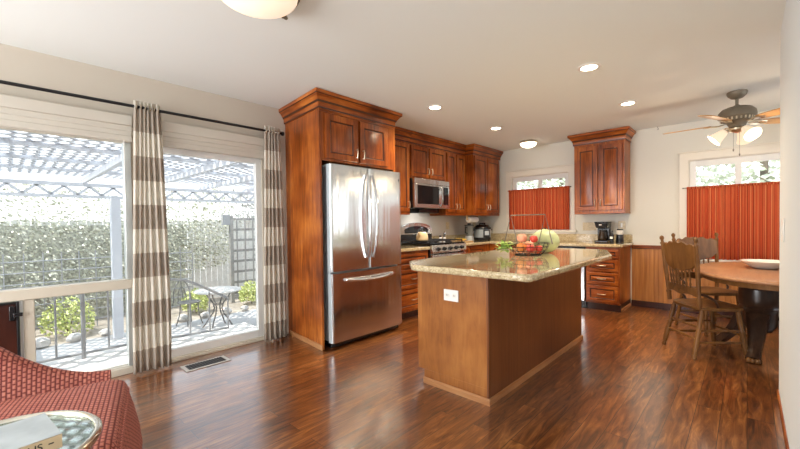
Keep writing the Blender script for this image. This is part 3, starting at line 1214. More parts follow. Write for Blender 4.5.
fridge_handle(dl, ymid - 0.035, -1)
fridge_handle(dr_, ymid + 0.035, 1)
b = MB()
hz = 0.655
b.tube([(RXF + 0.012 + 0.045 * math.sin(PI * k / 12) ** 0.6, RY0 + 0.16 + (RY1 - RY0 - 0.32) * k / 12, hz - 0.015 * math.sin(PI * k / 12)) for k in range(13)], 0.014, 10)
for yy in (RY0 + 0.165, RY1 - 0.165):
    b.tube([(RXF - 0.004, yy, hz), (RXF + 0.02, yy, hz)], 0.014, 10)
b.build('handle', 'chrome', dz)
MB().box(RXF - 0.010, RXF - 0.005, RY1 - 0.055, RY1 - 0.032, 1.66, 1.685).build('badge', 'black_plastic', dr_, smooth=0)

# --- wall cabinets on the left wall
XU = -3.35


def wall_cabinet(label, y0, y1, z0, z1, n, xfront=XU, doors=None, hl=None, hbottom=True, body_y1=None):
    t = thing('wall_cabinet', label, 'cabinet', (XL, y0, z0), group='cherry wall cabinets')
    MB().box(XL + 0.002, xfront, y0 + 0.0005, y1 - 0.0005, z0, z1).build('cabinet_body', 'cherry', t, bevel=0.002)
    g = 0.022
    w = (y1 - y0 - g * (n + 1)) / n
    for k in range(n):
        yy = y0 + g + k * (w + g)
        h = z1 - z0 - 0.05
        if n == 1:
            hp = (w - 0.03, 0.09)
        else:
            hp = (w - 0.028, 0.09) if k % 2 == 0 else (0.028, 0.09)
        add_door(t, FL(xfront, yy, z0 + 0.022), w, h, hpos=hp, fr=0.048)
    return t


c1 = wall_cabinet('narrow one-door cherry wall cabinet between refrigerator and microwave', 3.165, 3.785, 1.335, 2.29, 1)
c2 = wall_cabinet('short two-door cherry wall cabinet above the microwave', 3.785, 4.61, 1.815, 2.29, 2)
c3 = wall_cabinet('two-door cherry wall cabinet right of the microwave', 4.61, 5.15, 1.335, 2.29, 2)
XCC = -3.20
c4 = wall_cabinet('deeper two-door cherry wall cabinet standing forward in the back corner', 5.15, 5.985, 1.335, 2.29, 2, XCC)
for c, a, e in ((c1, 3.165, 3.785), (c2, 3.785, 4.61), (c3, 4.61, 5.15)):
    crown(c, [(XU, a), (XU, e)], 2.285)
crown(c4, [(XU - 0.05, 5.149), (XCC, 5.149), (XCC, 6.02)], 2.285)
for c, a, e, xf in ((c1, 3.165, 3.785, XU), (c3, 4.61, 5.15, XU), (c4, 5.15, 5.985, XCC)):
    MB().box(XL + 0.02, xf + 0.004, a + 0.001, e - 0.001, 1.312, 1.335).build('light_rail', 'cherry_horizontal', c, bevel=0.003)

# --- wall cabinet beside the kitchen window
YU = 5.70
t = thing('wall_cabinet', 'two-door cherry wall cabinet right of the kitchen window, above the coffee maker', 'cabinet', (-1.53, YB, 1.31), group='cherry wall cabinets')
ux0, ux1 = -1.845, -1.205
MB().box(ux0, ux1, YU, YB - 0.002, 1.315, 2.29).build('cabinet_body', 'cherry', t, bevel=0.002)
MB().box(ux0, ux1 + 0.004, YU - 0.004, YB - 0.002, 1.295, 1.315).build('light_rail', 'cherry_horizontal', t, bevel=0.003)
w = (ux1 - ux0 - 0.06) / 2
for k in range(2):
    add_door(t, FB(ux0 + 0.022 + k * (w + 0.016), YU, 1.345), w, 0.90, hpos=((w - 0.028, 0.10) if k == 0 else (0.028, 0.10)), fr=0.055)
crown(t, [(ux0, YB - 0.003), (ux0, YU), (ux1, YU), (ux1, YB - 0.003)], 2.283)

# --- base cabinets
XB = -3.06
YBF = 5.40


def base_body(t, F, w, dep, toe=0.10, ztop=0.848):
    MB().box(0, w, 0, dep, toe, ztop).xf(F).build('cabinet_body', 'cherry', t, bevel=0.002)
    MB().box(0.0, w, 0.075, dep, 0, toe).xf(F).build('toe_kick', 'glaze', t)


t = thing('base_cabinet', 'cherry drawer cabinet between the refrigerator and the range', 'cabinet', (XB, 3.20, 0), group='cherry base cabinets')
F = FL(XB, 3.17, 0)
base_body(t, F, 0.635, 0.61)
for z0, h in ((0.645, 0.175), (0.39, 0.235), (0.13, 0.24)):
    add_door(t, F @ Matrix.Translation((0.02, 0, z0)), 0.595, h, 'drawer', (0.2975, h / 2), False, 'cherry_horizontal', 0.04)
t = thing('base_cabinet', 'cherry corner base cabinet right of the range under the pressure cooker', 'cabinet', (XB, 4.62, 0), group='cherry base cabinets')
F = FL(XB, 4.615, 0)
base_body(t, F, YB - 0.004 - 4.615, 0.61)
add_door(t, F @ Matrix.Translation((0.015, 0, 0.13)), 0.15, 0.69, 'door', None, True, 'cherry', 0.035)
add_door(t, F @ Matrix.Translation((0.185, 0, 0.665)), 0.40, 0.155, 'drawer', (0.20, 0.08), False, 'cherry_horizontal', 0.04)
add_door(t, F @ Matrix.Translation((0.185, 0, 0.13)), 0.40, 0.52, 'door', (0.37, 0.43), True)
t = thing('base_cabinet', 'cherry sink base cabinet under the red curtained kitchen window', 'cabinet', (-2.6, YBF, 0), group='cherry base cabinets')
F = FB(XB + 0.003, YBF, 0)
base_body(t, F, 0.845, 0.62)
for k in range(2):
    add_door(t, F @ Matrix.Translation((0.05 + k * 0.40, 0, 0.13)), 0.385, 0.52, 'door', ((0.355, 0.44) if k == 0 else (0.03, 0.44)), True)
    add_door(t, F @ Matrix.Translation((0.05 + k * 0.40, 0, 0.665)), 0.385, 0.155, 'drawer', (0.19, 0.08), False, 'cherry_horizontal', 0.04)
t = thing('base_cabinet', 'four-drawer cherry base cabinet at the end of the counter by the wainscot', 'cabinet', (-1.4, YBF, 0), group='cherry base cabinets')
F = FB(-1.605, YBF, 0)
base_body(t, F, 0.405, 0.62)
for z0, h in ((0.705, 0.11), (0.53, 0.155), (0.355, 0.155), (0.125, 0.21)):
    add_door(t, F @ Matrix.Translation((0.015, 0, z0)), 0.375, h, 'drawer', (0.1875, h / 2), False, 'cherry_horizontal', 0.038)
MB().box(-1.199, -1.187, YBF + 0.06, YB - 0.03, 0, 0.045).build('shoe_moulding', 'trim_wood', t, bevel=0.004)

# --- dishwasher
t = thing('dishwasher', 'stainless dishwasher with black top strip left of the four-drawer cabinet', 'dishwasher', (-1.91, YBF, 0))
MB().box(-2.206, -1.612, YBF, YB - 0.05, 0.10, 0.845).build('body', 'black_plastic', t)
MB().box(-2.203, -1.615, YBF - 0.028, YBF, 0.11, 0.752).build('door', 'steel', t, bevel=0.004)
MB().box(-2.203, -1.615, YBF - 0.026, YBF, 0.755, 0.843).build('control_panel', 'black_glass', t, bevel=0.004)
MB().tube([(-2.12, YBF - 0.028, 0.71), (-2.12, YBF - 0.06, 0.71), (-1.70, YBF - 0.06, 0.71), (-1.70, YBF - 0.028, 0.71)], 0.009, 8).build('handle', 'chrome', t)
MB().box(-2.20, -1.62, YBF + 0.06, YBF + 0.3, 0, 0.10).build('toe_kick', 'black_plastic', t)

# --- worktops
XW = -3.025
t = thing('worktop', 'short granite worktop between the refrigerator and the range', 'worktop', (-3.3, 3.5, 0.873), group='granite worktops')
MB().box(XL + 0.002, XW, 3.165, 3.808, 0.849, 0.890).build('slab', 'granite', t, bevel=0.010, seg=3)
MB().box(XL + 0.002, XL + 0.022, 3.165, 3.808, 0.8902, 0.992).build('backsplash', 'granite', t, bevel=0.003)
t = thing('worktop', 'granite corner worktop running under the kitchen window to the coffee maker', 'worktop', (-3.0, 5.7, 0.873), group='granite worktops')
YW = YBF - 0.035
XWE = -1.165
poly = [(XL + 0.002, 4.612), (XW, 4.612), (XW, YW)] + [(XWE - 0.03, YW), (XWE, YW + 0.03)] + [(XWE, YB - 0.002), (XL + 0.002, YB - 0.002)]
MB().prism(poly, 'XY', 0.849, 0.890).build('slab', 'granite', t, bevel=0.010, seg=3)
MB().box(XL + 0.002, XL + 0.022, 4.612, YB - 0.023, 0.8902, 0.992).build('backsplash', 'granite', t, bevel=0.003)
MB().box(XL + 0.002, XWE - 0.01, YB - 0.022, YB - 0.002, 0.8902, 1.0).build('backsplash', 'granite', t, bevel=0.003)

# --- range
gy0, gy1 = 3.815, 4.605
rg = thing('gas_range', 'stainless gas range with black grates below the microwave', 'range', (-3.35, 4.21, 0))
MB().box(XL + 0.02, -3.03, gy0, gy1, 0.09, 0.905).build('body', 'black_plastic', rg, bevel=0.004)
MB().box(XL + 0.1, -3.09, gy0 + 0.02, gy1 - 0.02, 0.0, 0.09).build('toe_kick', 'black_plastic', rg)
MB().box(XL + 0.02, -3.015, gy0, gy1, 0.905, 0.922).build('cooktop', 'black_glass', rg, bevel=0.004)
MB().prism([(-3.03, 0.79), (-3.0, 0.79), (-2.985, 0.81), (-2.998, 0.90), (-3.03, 0.905)], 'XZ', gy0, gy1).build('control_panel', 'steel', rg, bevel=0.003)
od = MB().box(-3.029, -2.99, gy0 + 0.005, gy1 - 0.005, 0.26, 0.775).build('oven_door', 'steel', rg, bevel=0.004)
MB().box(-2.992, -2.986, gy0 + 0.12, gy1 - 0.12, 0.36, 0.62).build('oven_window', 'black_glass', od)
MB().tube([(-2.99, gy0 + 0.07, 0.725), (-2.945, gy0 + 0.07, 0.725), (-2.945, gy1 - 0.07, 0.725), (-2.99, gy1 - 0.07, 0.725)], 0.011, 10).build('handle', 'chrome', od)
MB().box(-3.029, -2.99, gy0 + 0.005, gy1 - 0.005, 0.10, 0.245).build('warming_drawer', 'steel', rg, bevel=0.004)
for k in range(5):
    yy = gy0 + 0.12 + k * 0.1375
    kb = MB().lathe([(0.0, 0), (0.026, 0), (0.026, 0.006), (0.020, 0.010), (0.018, 0.03), (0.0, 0.032)], seg=16)
    kb.xf(Matrix.Translation((-2.988, yy, 0.848)) @ Matrix.Rotation(PI / 2 - 0.15, 4, 'Y'))
    kb.build('knob', 'black_plastic', rg)
gr = MB()
for (a, e) in ((gy0 + 0.02, 4.205), (4.215, gy1 - 0.02)):
    for xx in (-3.53, -3.40, -3.28, -3.16, -3.05):
        gr.box(xx - 0.006, xx + 0.006, a, e, 0.945, 0.958)
    for yy in (a, (a + e) / 2, e):
        gr.box(-3.53, -3.05, yy - 0.006, yy + 0.006, 0.942, 0.956)
    for xx in (-3.53, -3.05):
        for yy in (a, e):
            gr.box(xx - 0.007, xx + 0.007, yy - 0.007, yy + 0.007, 0.922, 0.945)
gr.build('grate', 'grate_iron', rg)
for xx in (-3.42, -3.17):
    for yy in (4.0, 4.42):
        MB().lathe([(0.05, 0), (0.05, 0.008), (0.03, 0.010), (0.03, 0.018), (0.0, 0.02)], (xx, yy, 0.922), 16).build('burner', 'grate_iron', rg)
bg_p = [(gy0 + 0.03, 0.922), (gy1 - 0.02, 0.922), (gy1 - 0.02, 1.10)] + [(4.21 + 0.365 * math.cos(a), 1.10 + 0.105 * math.sin(a)) for a in [PI * k / 14 for k in range(1, 14)]] + [(gy0 + 0.03, 1.10)]
bgd = MB().prism(bg_p, 'YZ', XL + 0.022, XL + 0.085).build('backguard', 'steel', rg, bevel=0.005)
dpoly = [(4.21 + 0.27 * math.cos(a), 1.09 + 0.065 * math.sin(a)) for a in [PI * k / 12 for k in range(13)]]
MB().prism([(4.47, 1.05)] + dpoly + [(3.95, 1.05)], 'YZ', XL + 0.085, XL + 0.089).build('display', 'black_glass', bgd)
MB().box(XL + 0.085, XL + 0.09, gy0 + 0.05, gy1 - 0.04, 0.93, 1.035).build('lower_band', 'black_plastic', bgd)

# towel over the oven handle
tw = MB()
n = 14
prof = [(-2.975, 0.54)] + [(-2.973, 0.60), (-2.970, 0.70)] + [(-2.945 + 0.02 * math.cos(a), 0.727 + 0.02 * math.sin(a)) for a in [PI - PI * k / 6 for k in range(7)]] + [(-2.922, 0.66), (-2.92, 0.56), (-2.918, 0.46), (-2.918, 0.40)]
y0t, y1t = 4.36, 4.52
for k, (a, c) in enumerate(prof):
    for i in range(n + 1):
        s = i / n
        tw.v.append((a + 0.0035 * math.sin(2 * PI * 3 * s) * (1 if k > 8 else 0.2), y0t + (y1t - y0t) * s, c))
for k in range(len(prof) - 1):
    for i in range(n):
        a = k * (n + 1) + i
        tw.f.append((a, a + 1, a + n + 2, a + n + 1))
        tw.m.append(0)
o = tw.build('dish_towel', 'towel_white', smooth=80)
o.modifiers.new('thickness', 'SOLIDIFY').thickness = 0.003
tag(o, 'white dish towel hanging over the oven door handle', 'towel')

# --- microwave
lamp('microwave_task_light', 'AREA', (-3.40, 4.2, 1.335), 4.5, (0.93, 0.96, 1.0), (-0.25, 0, -1), shape='RECTANGLE', size=0.25, size_y=0.5)
mw = thing('microwave', 'stainless over-the-range microwave with black window', 'microwave', (-3.4, 4.2, 1.42))
my0, my1, mz0, mz1 = 3.797, 4.598, 1.405, 1.812
XM = -3.27
MB().box(XL + 0.003, XM - 0.045, my0, my1, mz0, mz1).build('body', 'black_plastic', mw, bevel=0.004)
MB().box(XL + 0.05, XM - 0.16, my0 + 0.28, my1 - 0.06, 1.345, mz0).build('vent_filter', 'black_plastic', mw, bevel=0.004)
md = MB().box(XM - 0.044, XM, my0 + 0.004, my1 - 0.19, mz0 + 0.002, mz1 - 0.075).build('door', 'steel', mw, bevel=0.006)
MB().box(XM - 0.002, XM + 0.003, my0 + 0.06, my1 - 0.265, mz0 + 0.055, mz1 - 0.095).build('window', 'black_glass', md, bevel=0.006)
MB().tube([(XM - 0.002, my1 - 0.22, mz0 + 0.03), (XM + 0.03, my1 - 0.225, mz0 + 0.07), (XM + 0.04, my1 - 0.228, (mz0 + mz1) / 2 - 0.03), (XM + 0.03, my1 - 0.225, mz1 - 0.14), (XM - 0.002, my1 - 0.22, mz1 - 0.10)], 0.013, 10).build('handle', 'chrome', md)
MB().box(XM - 0.044, XM, my1 - 0.187, my1 - 0.004, mz0 + 0.002, mz1 - 0.075).build('control_panel', 'steel', mw, bevel=0.005)
MB().box(XM - 0.001, XM + 0.003, my1 - 0.155, my1 - 0.035, mz0 + 0.055, mz1 - 0.095).build('keypad', 'black_glass', mw, bevel=0.003)
MB().box(XM - 0.044, XM, my0 + 0.004, my1 - 0.004, mz1 - 0.072, mz1 - 0.002).build('top_grille', 'steel', mw, bevel=0.004)

# ------------------------------------------------------------------ island
ix0, ix1, iy0, iy1 = -1.825, -1.228, 2.140, 3.985
isl = thing('kitchen_island', 'cherry kitchen island with granite top in the middle of the room', 'kitchen island', ((ix0 + ix1) / 2, 3.05, 0))
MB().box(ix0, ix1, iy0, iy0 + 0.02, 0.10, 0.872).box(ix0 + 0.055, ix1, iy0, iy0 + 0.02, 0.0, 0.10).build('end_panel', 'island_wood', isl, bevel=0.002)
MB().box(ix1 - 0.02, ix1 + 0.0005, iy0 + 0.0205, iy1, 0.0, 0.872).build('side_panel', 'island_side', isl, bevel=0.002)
MB().box(ix0 + 0.001, ix1 - 0.021, iy0 + 0.021, iy1, 0.10, 0.872).build('cabinet_body', 'cherry', isl)
MB().box(ix0 + 0.06, ix1 - 0.021, iy0 + 0.021, iy1, 0, 0.10).build('toe_kick', 'glaze', isl)
wv = (iy1 - iy0 - 0.10) / 4
for k in range(4):
    yy = iy0 + 0.04 + k * (wv + 0.005)
    Fi = Matrix.Translation((ix0, yy + wv, 0)) @ Matrix.Rotation(-PI / 2, 4, 'Z')
    add_door(isl, Fi @ Matrix.Translation((0, 0, 0.13)), wv, 0.53, 'door', (0.03, 0.44), True)
    add_door(isl, Fi @ Matrix.Translation((0, 0, 0.69)), wv, 0.16, 'drawer', (wv / 2, 0.08), False, 'cherry_horizontal', 0.04)
sm = MB()
sm.prism([(iy0 - 0.014, 0), (iy0 - 0.0005, 0), (iy0 - 0.0005, 0.042), (iy0 - 0.008, 0.042), (iy0 - 0.014, 0.034)], 'YZ', ix0 + 0.055, ix1 + 0.014)
sm.build('shoe_moulding', 'trim_wood', isl)
sm = MB().prism([(ix1 + 0.014, 0), (ix1 + 0.001, 0), (ix1 + 0.001, 0.042), (ix1 + 0.008, 0.042), (ix1 + 0.014, 0.034)], 'XZ', iy0, iy1 + 0.01)
sm.build('shoe_moulding', 'trim_wood', isl)
MB().box(ix1 - 0.012, ix1 + 0.004, iy0 - 0.004, iy0 + 0.012, 0.042, 0.872).build('corner_bead', 'island_side', isl, bevel=0.003)
cx0, cx1, cy0, cy1 = -1.855, -0.820, 1.862, 4.01


def corner(c, r, a0, n=5):
    return arc(c, r, a0, a0 + PI / 2, n)


poly = [(cx0, cy1 - 0.03), (cx0, cy0 + 0.235), (cx0 + 0.015, cy0 + 0.20), (cx0 + 0.20, cy0 + 0.015), (cx0 + 0.235, cy0)]
poly += arc((cx1 - 0.035, cy0 + 0.035), 0.035, -PI / 2, 0, 5)
poly += [(cx1, 3.44), (cx1 - 0.012, 3.48), (cx1 - 0.16, 3.97), (cx1 - 0.20, cy1), (cx0 + 0.03, cy1)]
MB().prism(poly, 'XY', 0.872, 0.914).build('granite_top', 'granite', isl, bevel=0.014, seg=4)
ol = thing('wall_outlet', 'white double outlet on the front end of the island', 'outlet', (-1.517, iy0, 0.68), group='outlets and switches')
MB().box(-1.578, -1.455, iy0 - 0.006, iy0 - 0.0005, 0.642, 0.722).build('cover_plate', 'white_plastic', ol, bevel=0.003)
for xx in (-1.546, -1.487):
    s = MB().prism([(xx + 0.020 * math.cos(a), 0.682 + 0.017 * math.sin(a)) for a in [2 * PI * k / 14 for k in range(14)]], 'XZ', iy0 - 0.009, iy0 - 0.006).build('socket', 'white_ceramic', ol)
    MB().box(xx - 0.008, xx - 0.005, iy0 - 0.0096, iy0 - 0.009, 0.677, 0.690).box(xx + 0.005, xx + 0.008, iy0 - 0.0096, iy0 - 0.009, 0.677, 0.690).build('slots', 'ink_black', s, smooth=0)

# ------------------------------------------------------------------ things on the island
ZT = 0.9145
bx, by = -1.345, 3.01
bk = thing('fruit_basket', 'black wire fruit basket with tall handle frame on the island', 'basket', (bx, by, ZT))
b = MB()
for r, z in ((0.105, 0.004), (0.135, 0.035), (0.155, 0.07), (0.165, 0.10)):
    b.tube([(bx + r * math.cos(2 * PI * k / 28), by + r * math.sin(2 * PI * k / 28), ZT + z) for k in range(29)], 0.003, 6, cap=False)
for k in range(18):
    a = 2 * PI * k / 18
    b.tube([(bx + r * math.cos(a), by + r * math.sin(a), ZT + z) for r, z in ((0.03, 0.006), (0.105, 0.006), (0.137, 0.035), (0.157, 0.07), (0.165, 0.10))], 0.0018, 5)
b.build('wire_bowl', 'black_metal', bk)
b = MB()
hz1 = 0.335
for s, xx in ((-1, bx - 0.155), (1, bx + 0.145)):
    xt = xx
    b.tube([(xx - 0.045, by - 0.03, ZT + 0.095), (xt, by, ZT + hz1), (xx + 0.045, by + 0.03, ZT + 0.095)], 0.0055, 6)
b.tube([(bx - 0.155, by, ZT + hz1), (bx + 0.145, by, ZT + hz1)], 0.0055, 6)
b.build('handle_frame', 'bronze', bk)


def fruit(name, label, mat, loc, r, squash=0.92, group='fruit in the wire basket', stem=True):
    prof = []
    for k in range(13):
        a = -PI / 2 + PI * k / 12
        rr = r * math.cos(a)
        z = r * squash * math.sin(a)
        if k > 9:
            z -= r * 0.16 * ((k - 9) / 3) ** 2
        prof.append((max(rr, 0.0008), z))
    t = thing(name, label, 'fruit', loc, group=group)
    MB().lathe(prof, seg=20).build('flesh', mat, t, local=True, smooth=80)
    if stem:
        MB().tube([(0, 0, r * squash * 0.80), (0.003, 0, r * squash * 1.1)], 0.002, 6).build('stem', 'stem_brown', t, local=True)
    return t


fruit('peach', 'pale pink peach on top of the basket fruit', 'peach', (bx - 0.045, by - 0.02, ZT + 0.142), 0.042)
fruit('apple', 'dark red apple on top of the basket beside the melon', 'apple', (bx + 0.045, by + 0.01, ZT + 0.135), 0.034)
fruit('orange', 'orange low at the front of the wire basket', 'orange_fruit', (bx - 0.035, by - 0.055, ZT + 0.066), 0.042, 0.97)
fruit('apple', 'bright red apple at the front of the wire basket', 'apple', (bx + 0.045, by - 0.055, ZT + 0.058), 0.037)
fruit('nectarine', 'red nectarine at the right rim of the wire basket', 'apple', (bx + 0.085, by + 0.015, ZT + 0.056), 0.032)
fruit('peach', 'peach half hidden behind the other basket fruit', 'peach', (bx - 0.02, by + 0.065, ZT + 0.075), 0.042)
# melon
mel = thing('melon', 'large pale green melon right of the wire fruit basket', 'melon', (-1.315, 3.29, ZT), group=None)
b = MB()
rings = []
for k in range(17):
    a = -PI / 2 + PI * k / 16
    rings.append([(max(0.0006, 0.122 * math.cos(a)) * (1 + 0.012 * math.cos(10 * th)) * math.cos(th), max(0.0006, 0.110 * math.cos(a)) * (1 + 0.012 * math.cos(10 * th)) * math.sin(th), 0.105 + 0.105 * math.sin(a)) for th in [2 * PI * q / 40 for q in range(40)]])
b.loft(rings)
b.build('rind', 'melon', mel, local=True, smooth=80)
MB().tube([(0, 0, 0.207), (0.004, 0, 0.222)], 0.006, 6).build('stem', 'stem_brown', mel, local=True)
# leafy greens hanging over the left rim
rnd = random.Random(4)
lf = thing('leafy_greens', 'bunch of green leaves spilling over the left of the basket', 'greens', (bx - 0.17, by - 0.04, ZT))
b = MB()
stemb = MB()
for k in range(34):
    a = rnd.uniform(0, 2 * PI)
    el = rnd.uniform(-0.35, 0.8)
    L = rnd.uniform(0.06, 0.115)
    base = Vector((bx - 0.185 + rnd.uniform(-0.035, 0.045), by - 0.09 + rnd.uniform(-0.06, 0.05), ZT + rnd.uniform(0.03, 0.10)))
    d = Vector((math.cos(a) * math.cos(el), math.sin(a) * math.cos(el), math.sin(el)))
    side = d.cross(Vector((0, 0, 1))).normalized()
    nrm = side.cross(d)
    w = L * 0.24
    tip = base + d * L
    tip.z = max(tip.z, ZT + 0.004)
    mid = base + d * L * 0.5 + nrm * L * 0.12
    if k % 3 == 0:
        stemb.tube([base - d * 0.03, base], 0.002, 5)
    b.add([base, mid + side * w, tip, mid - side * w, mid + nrm * 0.004], [(0, 1, 4), (1, 2, 4), (2, 3, 4), (3, 0, 4)])
b.build('leaves', 'leaf_green', lf, smooth=0)
stemb.build('stems', 'leaf_green', lf)

# ------------------------------------------------------------------ things on the worktops
# kettle on the range
kx, ky, kz = -3.26, 3.93, 0.9585
kt = thing('kettle', 'cream enamel kettle with black handle on the range', 'kettle', (kx, ky, kz))
MB().lathe([(0.078, 0), (0.083, 0.006), (0.084, 0.03), (0.080, 0.07), (0.068, 0.10), (0.045, 0.116), (0.03, 0.118)], (kx, ky, kz), 24).build('body', 'cream_enamel', kt, smooth=60)
MB().lathe([(0.032, 0.116), (0.030, 0.124), (0.012, 0.13), (0.010, 0.14), (0.0, 0.146)], (kx, ky, kz), 16).build('lid', 'black_plastic', kt)
MB().tube([(kx, ky + 0.08 * math.cos(a), kz + 0.09 + 0.085 * math.sin(a)) for a in [PI * k / 10 for k in range(11)]], 0.008, 8).build('handle', 'black_plastic', kt)
MB().tube([(kx + 0.02, ky - 0.07, kz + 0.06), (kx + 0.03, ky - 0.10, kz + 0.09), (kx + 0.035, ky - 0.115, kz + 0.115)], [0.018, 0.014, 0.010], 10).build('spout', 'cream_enamel', kt)
# shakers, mill
Zc = 0.8905


def shaker(label, loc, mat, capm, h=0.115, r=0.026):
    t = thing('spice_shaker', label, 'shaker', loc, group='shakers beside the range')
    MB().lathe([(r, 0), (r * 1.02, 0.004), (r * 0.86, h * 0.6), (r * 0.8, h * 0.75)], seg=14).build('jar', mat, t, local=True)
    MB().lathe([(r * 0.88, h * 0.75), (r * 0.9, h * 0.95), (r * 0.5, h), (0, h * 1.01)], seg=14).build('cap', capm, t, local=True)


shaker('white salt shaker behind the range, left of the pair', (-3.50, 4.665, Zc), 'white_ceramic', 'chrome')
shaker('white pepper shaker behind the range, right of the pair', (-3.47, 4.725, Zc), 'white_ceramic', 'chrome')
t = thing('pepper_mill', 'tall black pepper mill beside the white shakers', 'pepper mill', (-3.52, 4.80, Zc))
MB().lathe([(0.026, 0), (0.027, 0.02), (0.019, 0.06), (0.022, 0.10), (0.018, 0.105)], seg=16).build('body', 'black_plastic', t, local=True)
MB().lathe([(0.019, 0.105), (0.024, 0.125), (0.022, 0.15), (0.010, 0.162), (0.006, 0.172), (0, 0.176)], seg=16).build('head', 'chrome', t, local=True)
# cutting board with bananas
t = thing('cutting_board', 'wooden cutting board on the corner counter under the bananas', 'cutting board', (-3.38, 5.03, Zc))
MB().box(-0.15, 0.15, -0.13, 0.16, 0, 0.016).build('board', 'board_wood', t, local=True, bevel=0.004)
for k in range(3):
    bn = thing('banana', 'yellow banana on the cutting board, %s' % ('nearest the range', 'middle of the three', 'nearest the corner')[k], 'banana', (-3.44 + 0.05 * k, 5.03 + 0.004 * k, Zc + 0.0165), 0.0, 'bananas')
    pts = [(0.03 * (q / 8 - 0.5) ** 2 * 4 - 0.015, 0.09 * (q / 8 - 0.5) * 2, 0.017 + 0.012 * (q / 8 - 0.5) ** 2) for q in range(9)]
    MB().tube(pts, [0.006, 0.012, 0.016, 0.017, 0.017, 0.017, 0.015, 0.011, 0.005], 8).build('peel', 'banana', bn, local=True, smooth=70)
    MB().tube([pts[-1], (pts[-1][0] + 0.004, pts[-1][1] + 0.015, pts[-1][2] + 0.004)], 0.004, 6).build('stem', 'banana_tip', bn, local=True)
# blender jug / glass pitcher
t = thing('blender', 'grey blender jug left of the pressure cooker', 'blender', (-3.42, 5.36, Zc))
MB().lathe([(0.075, 0), (0.078, 0.01), (0.068, 0.07), (0.055, 0.085)], seg=20).build('base', 'grey_side', t, local=True)
MB().lathe([(0.05, 0.085), (0.058, 0.12), (0.075, 0.25), (0.078, 0.255)], seg=20).build('jug', 'dark_glass_jug', t, local=True)
MB().lathe([(0.079, 0.2555), (0.079, 0.27), (0.03, 0.275), (0.028, 0.295), (0, 0.297)], seg=20).build('lid', 'black_plastic', t, local=True)
MB().tube([(0, -0.074, 0.23), (0, -0.12, 0.22), (0, -0.115, 0.14), (0, -0.060, 0.125)], 0.010, 8).build('handle', 'black_plastic', t, local=True)
# pressure cooker
pc = thing('pressure_cooker', 'black and steel electric pressure cooker in the counter corner', 'pressure cooker', (-3.36, 5.68, Zc), R(60))
MB().lathe([(0.125, 0), (0.14, 0.008), (0.145, 0.04), (0.145, 0.05)], seg=32).build('base', 'black_plastic', pc, local=True)
MB().lathe([(0.143, 0.05), (0.143, 0.19)], seg=32).build('steel_body', 'grey_side', pc, local=True)
MB().lathe([(0.15, 0.19), (0.152, 0.205), (0.145, 0.222), (0.11, 0.255), (0.05, 0.27), (0.0, 0.272)], seg=32).build('lid', 'black_plastic', pc, local=True)
MB().tube([(-0.05, 0, 0.262), (-0.045, 0, 0.29), (0.045, 0, 0.29), (0.05, 0, 0.262)], 0.013, 8).build('lid_handle', 'black_plastic', pc, local=True)
pan = MB().box(-0.06, 0.06, -0.155, -0.135, 0.035, 0.185).build('control_panel', 'black_glass', pc, local=True, bevel=0.006)
MB().box(-0.04, 0.04, -0.157, -0.155, 0.09, 0.165).build('display', 'water_lcd', pan, local=True, smooth=0)
for s in (-1, 1):
    MB().box(s * 0.145, s * 0.178, -0.03, 0.03, 0.165, 0.19).build('side_handle', 'black_plastic', pc, local=True, bevel=0.006)
# paper towel roll under the corner cabinet
pt = thing('paper_towel_holder', 'white paper towel roll hanging under the corner wall cabinet', 'paper towel', (-3.40, 5.30, 1.31))
rl = MB().lathe([(0.015, -0.13), (0.045, -0.13), (0.045, 0.13), (0.015, 0.13)], seg=24)
rl.xf(Matrix.Translation((-3.34, 5.33, 1.245)) @ Matrix.Rotation(PI / 2, 4, 'X')).build('roll', 'paper', pt)
b = MB().tube([(-3.34, 5.17, 1.245), (-3.34, 5.49, 1.245)], 0.008, 8)
for yy in (5.175, 5.485):
    b.box(-3.352, -3.328, yy - 0.006, yy + 0.006, 1.24, 1.312)
b.build('bar', 'board_wood', pt)
# coffee maker
cm_ = thing('coffee_maker', 'black drip coffee maker on the counter end right of the sink window', 'coffee maker', (-1.49, 5.78, Zc))
MB().box(-0.105, 0.105, -0.12, 0.12, 0, 0.035).build('base', 'black_plastic', cm_, local=True, bevel=0.012, seg=3)
MB().box(-0.10, 0.10, 0.03, 0.12, 0.0355, 0.22).build('water_tank', 'black_plastic', cm_, local=True, bevel=0.012, seg=3)
MB().loft([[(-0.085, -0.10, 0.2205), (0.085, -0.10, 0.2205), (0.10, 0.12, 0.2205), (-0.10, 0.12, 0.2205)], [(-0.105, -0.12, 0.30), (0.105, -0.12, 0.30), (0.105, 0.12, 0.30), (-0.105, 0.12, 0.30)]]).build('brew_head', 'black_plastic', cm_, local=True, bevel=0.010, seg=3)
MB().box(-0.11, 0.11, -0.125, 0.12, 0.3005, 0.315).build('lid', 'black_plastic', cm_, local=True, bevel=0.006)
MB().box(-0.03, 0.012, -0.1215, -0.112, 0.262, 0.274).build('badge', 'white_plastic', cm_, local=True, smooth=0)
cf = MB().lathe([(0.055, 0.036), (0.066, 0.05), (0.068, 0.09), (0.055, 0.14), (0.045, 0.165), (0.048, 0.18)], (0, -0.04, 0), 24).build('carafe', 'coffee_dark', cm_, local=True, smooth=60)
MB().tube([(0.045, -0.085, 0.165), (0.075, -0.11, 0.16), (0.078, -0.113, 0.09), (0.05, -0.092, 0.065)], 0.009, 8).build('carafe_handle', 'black_plastic', cf, local=True)
MB().lathe([(0.049, 0.1805), (0.046, 0.195), (0.0, 0.198)], (0, -0.04, 0), 20).build('carafe_lid', 'black_plastic', cf, local=True)
cm_.scale = (0.80, 0.85, 0.93)
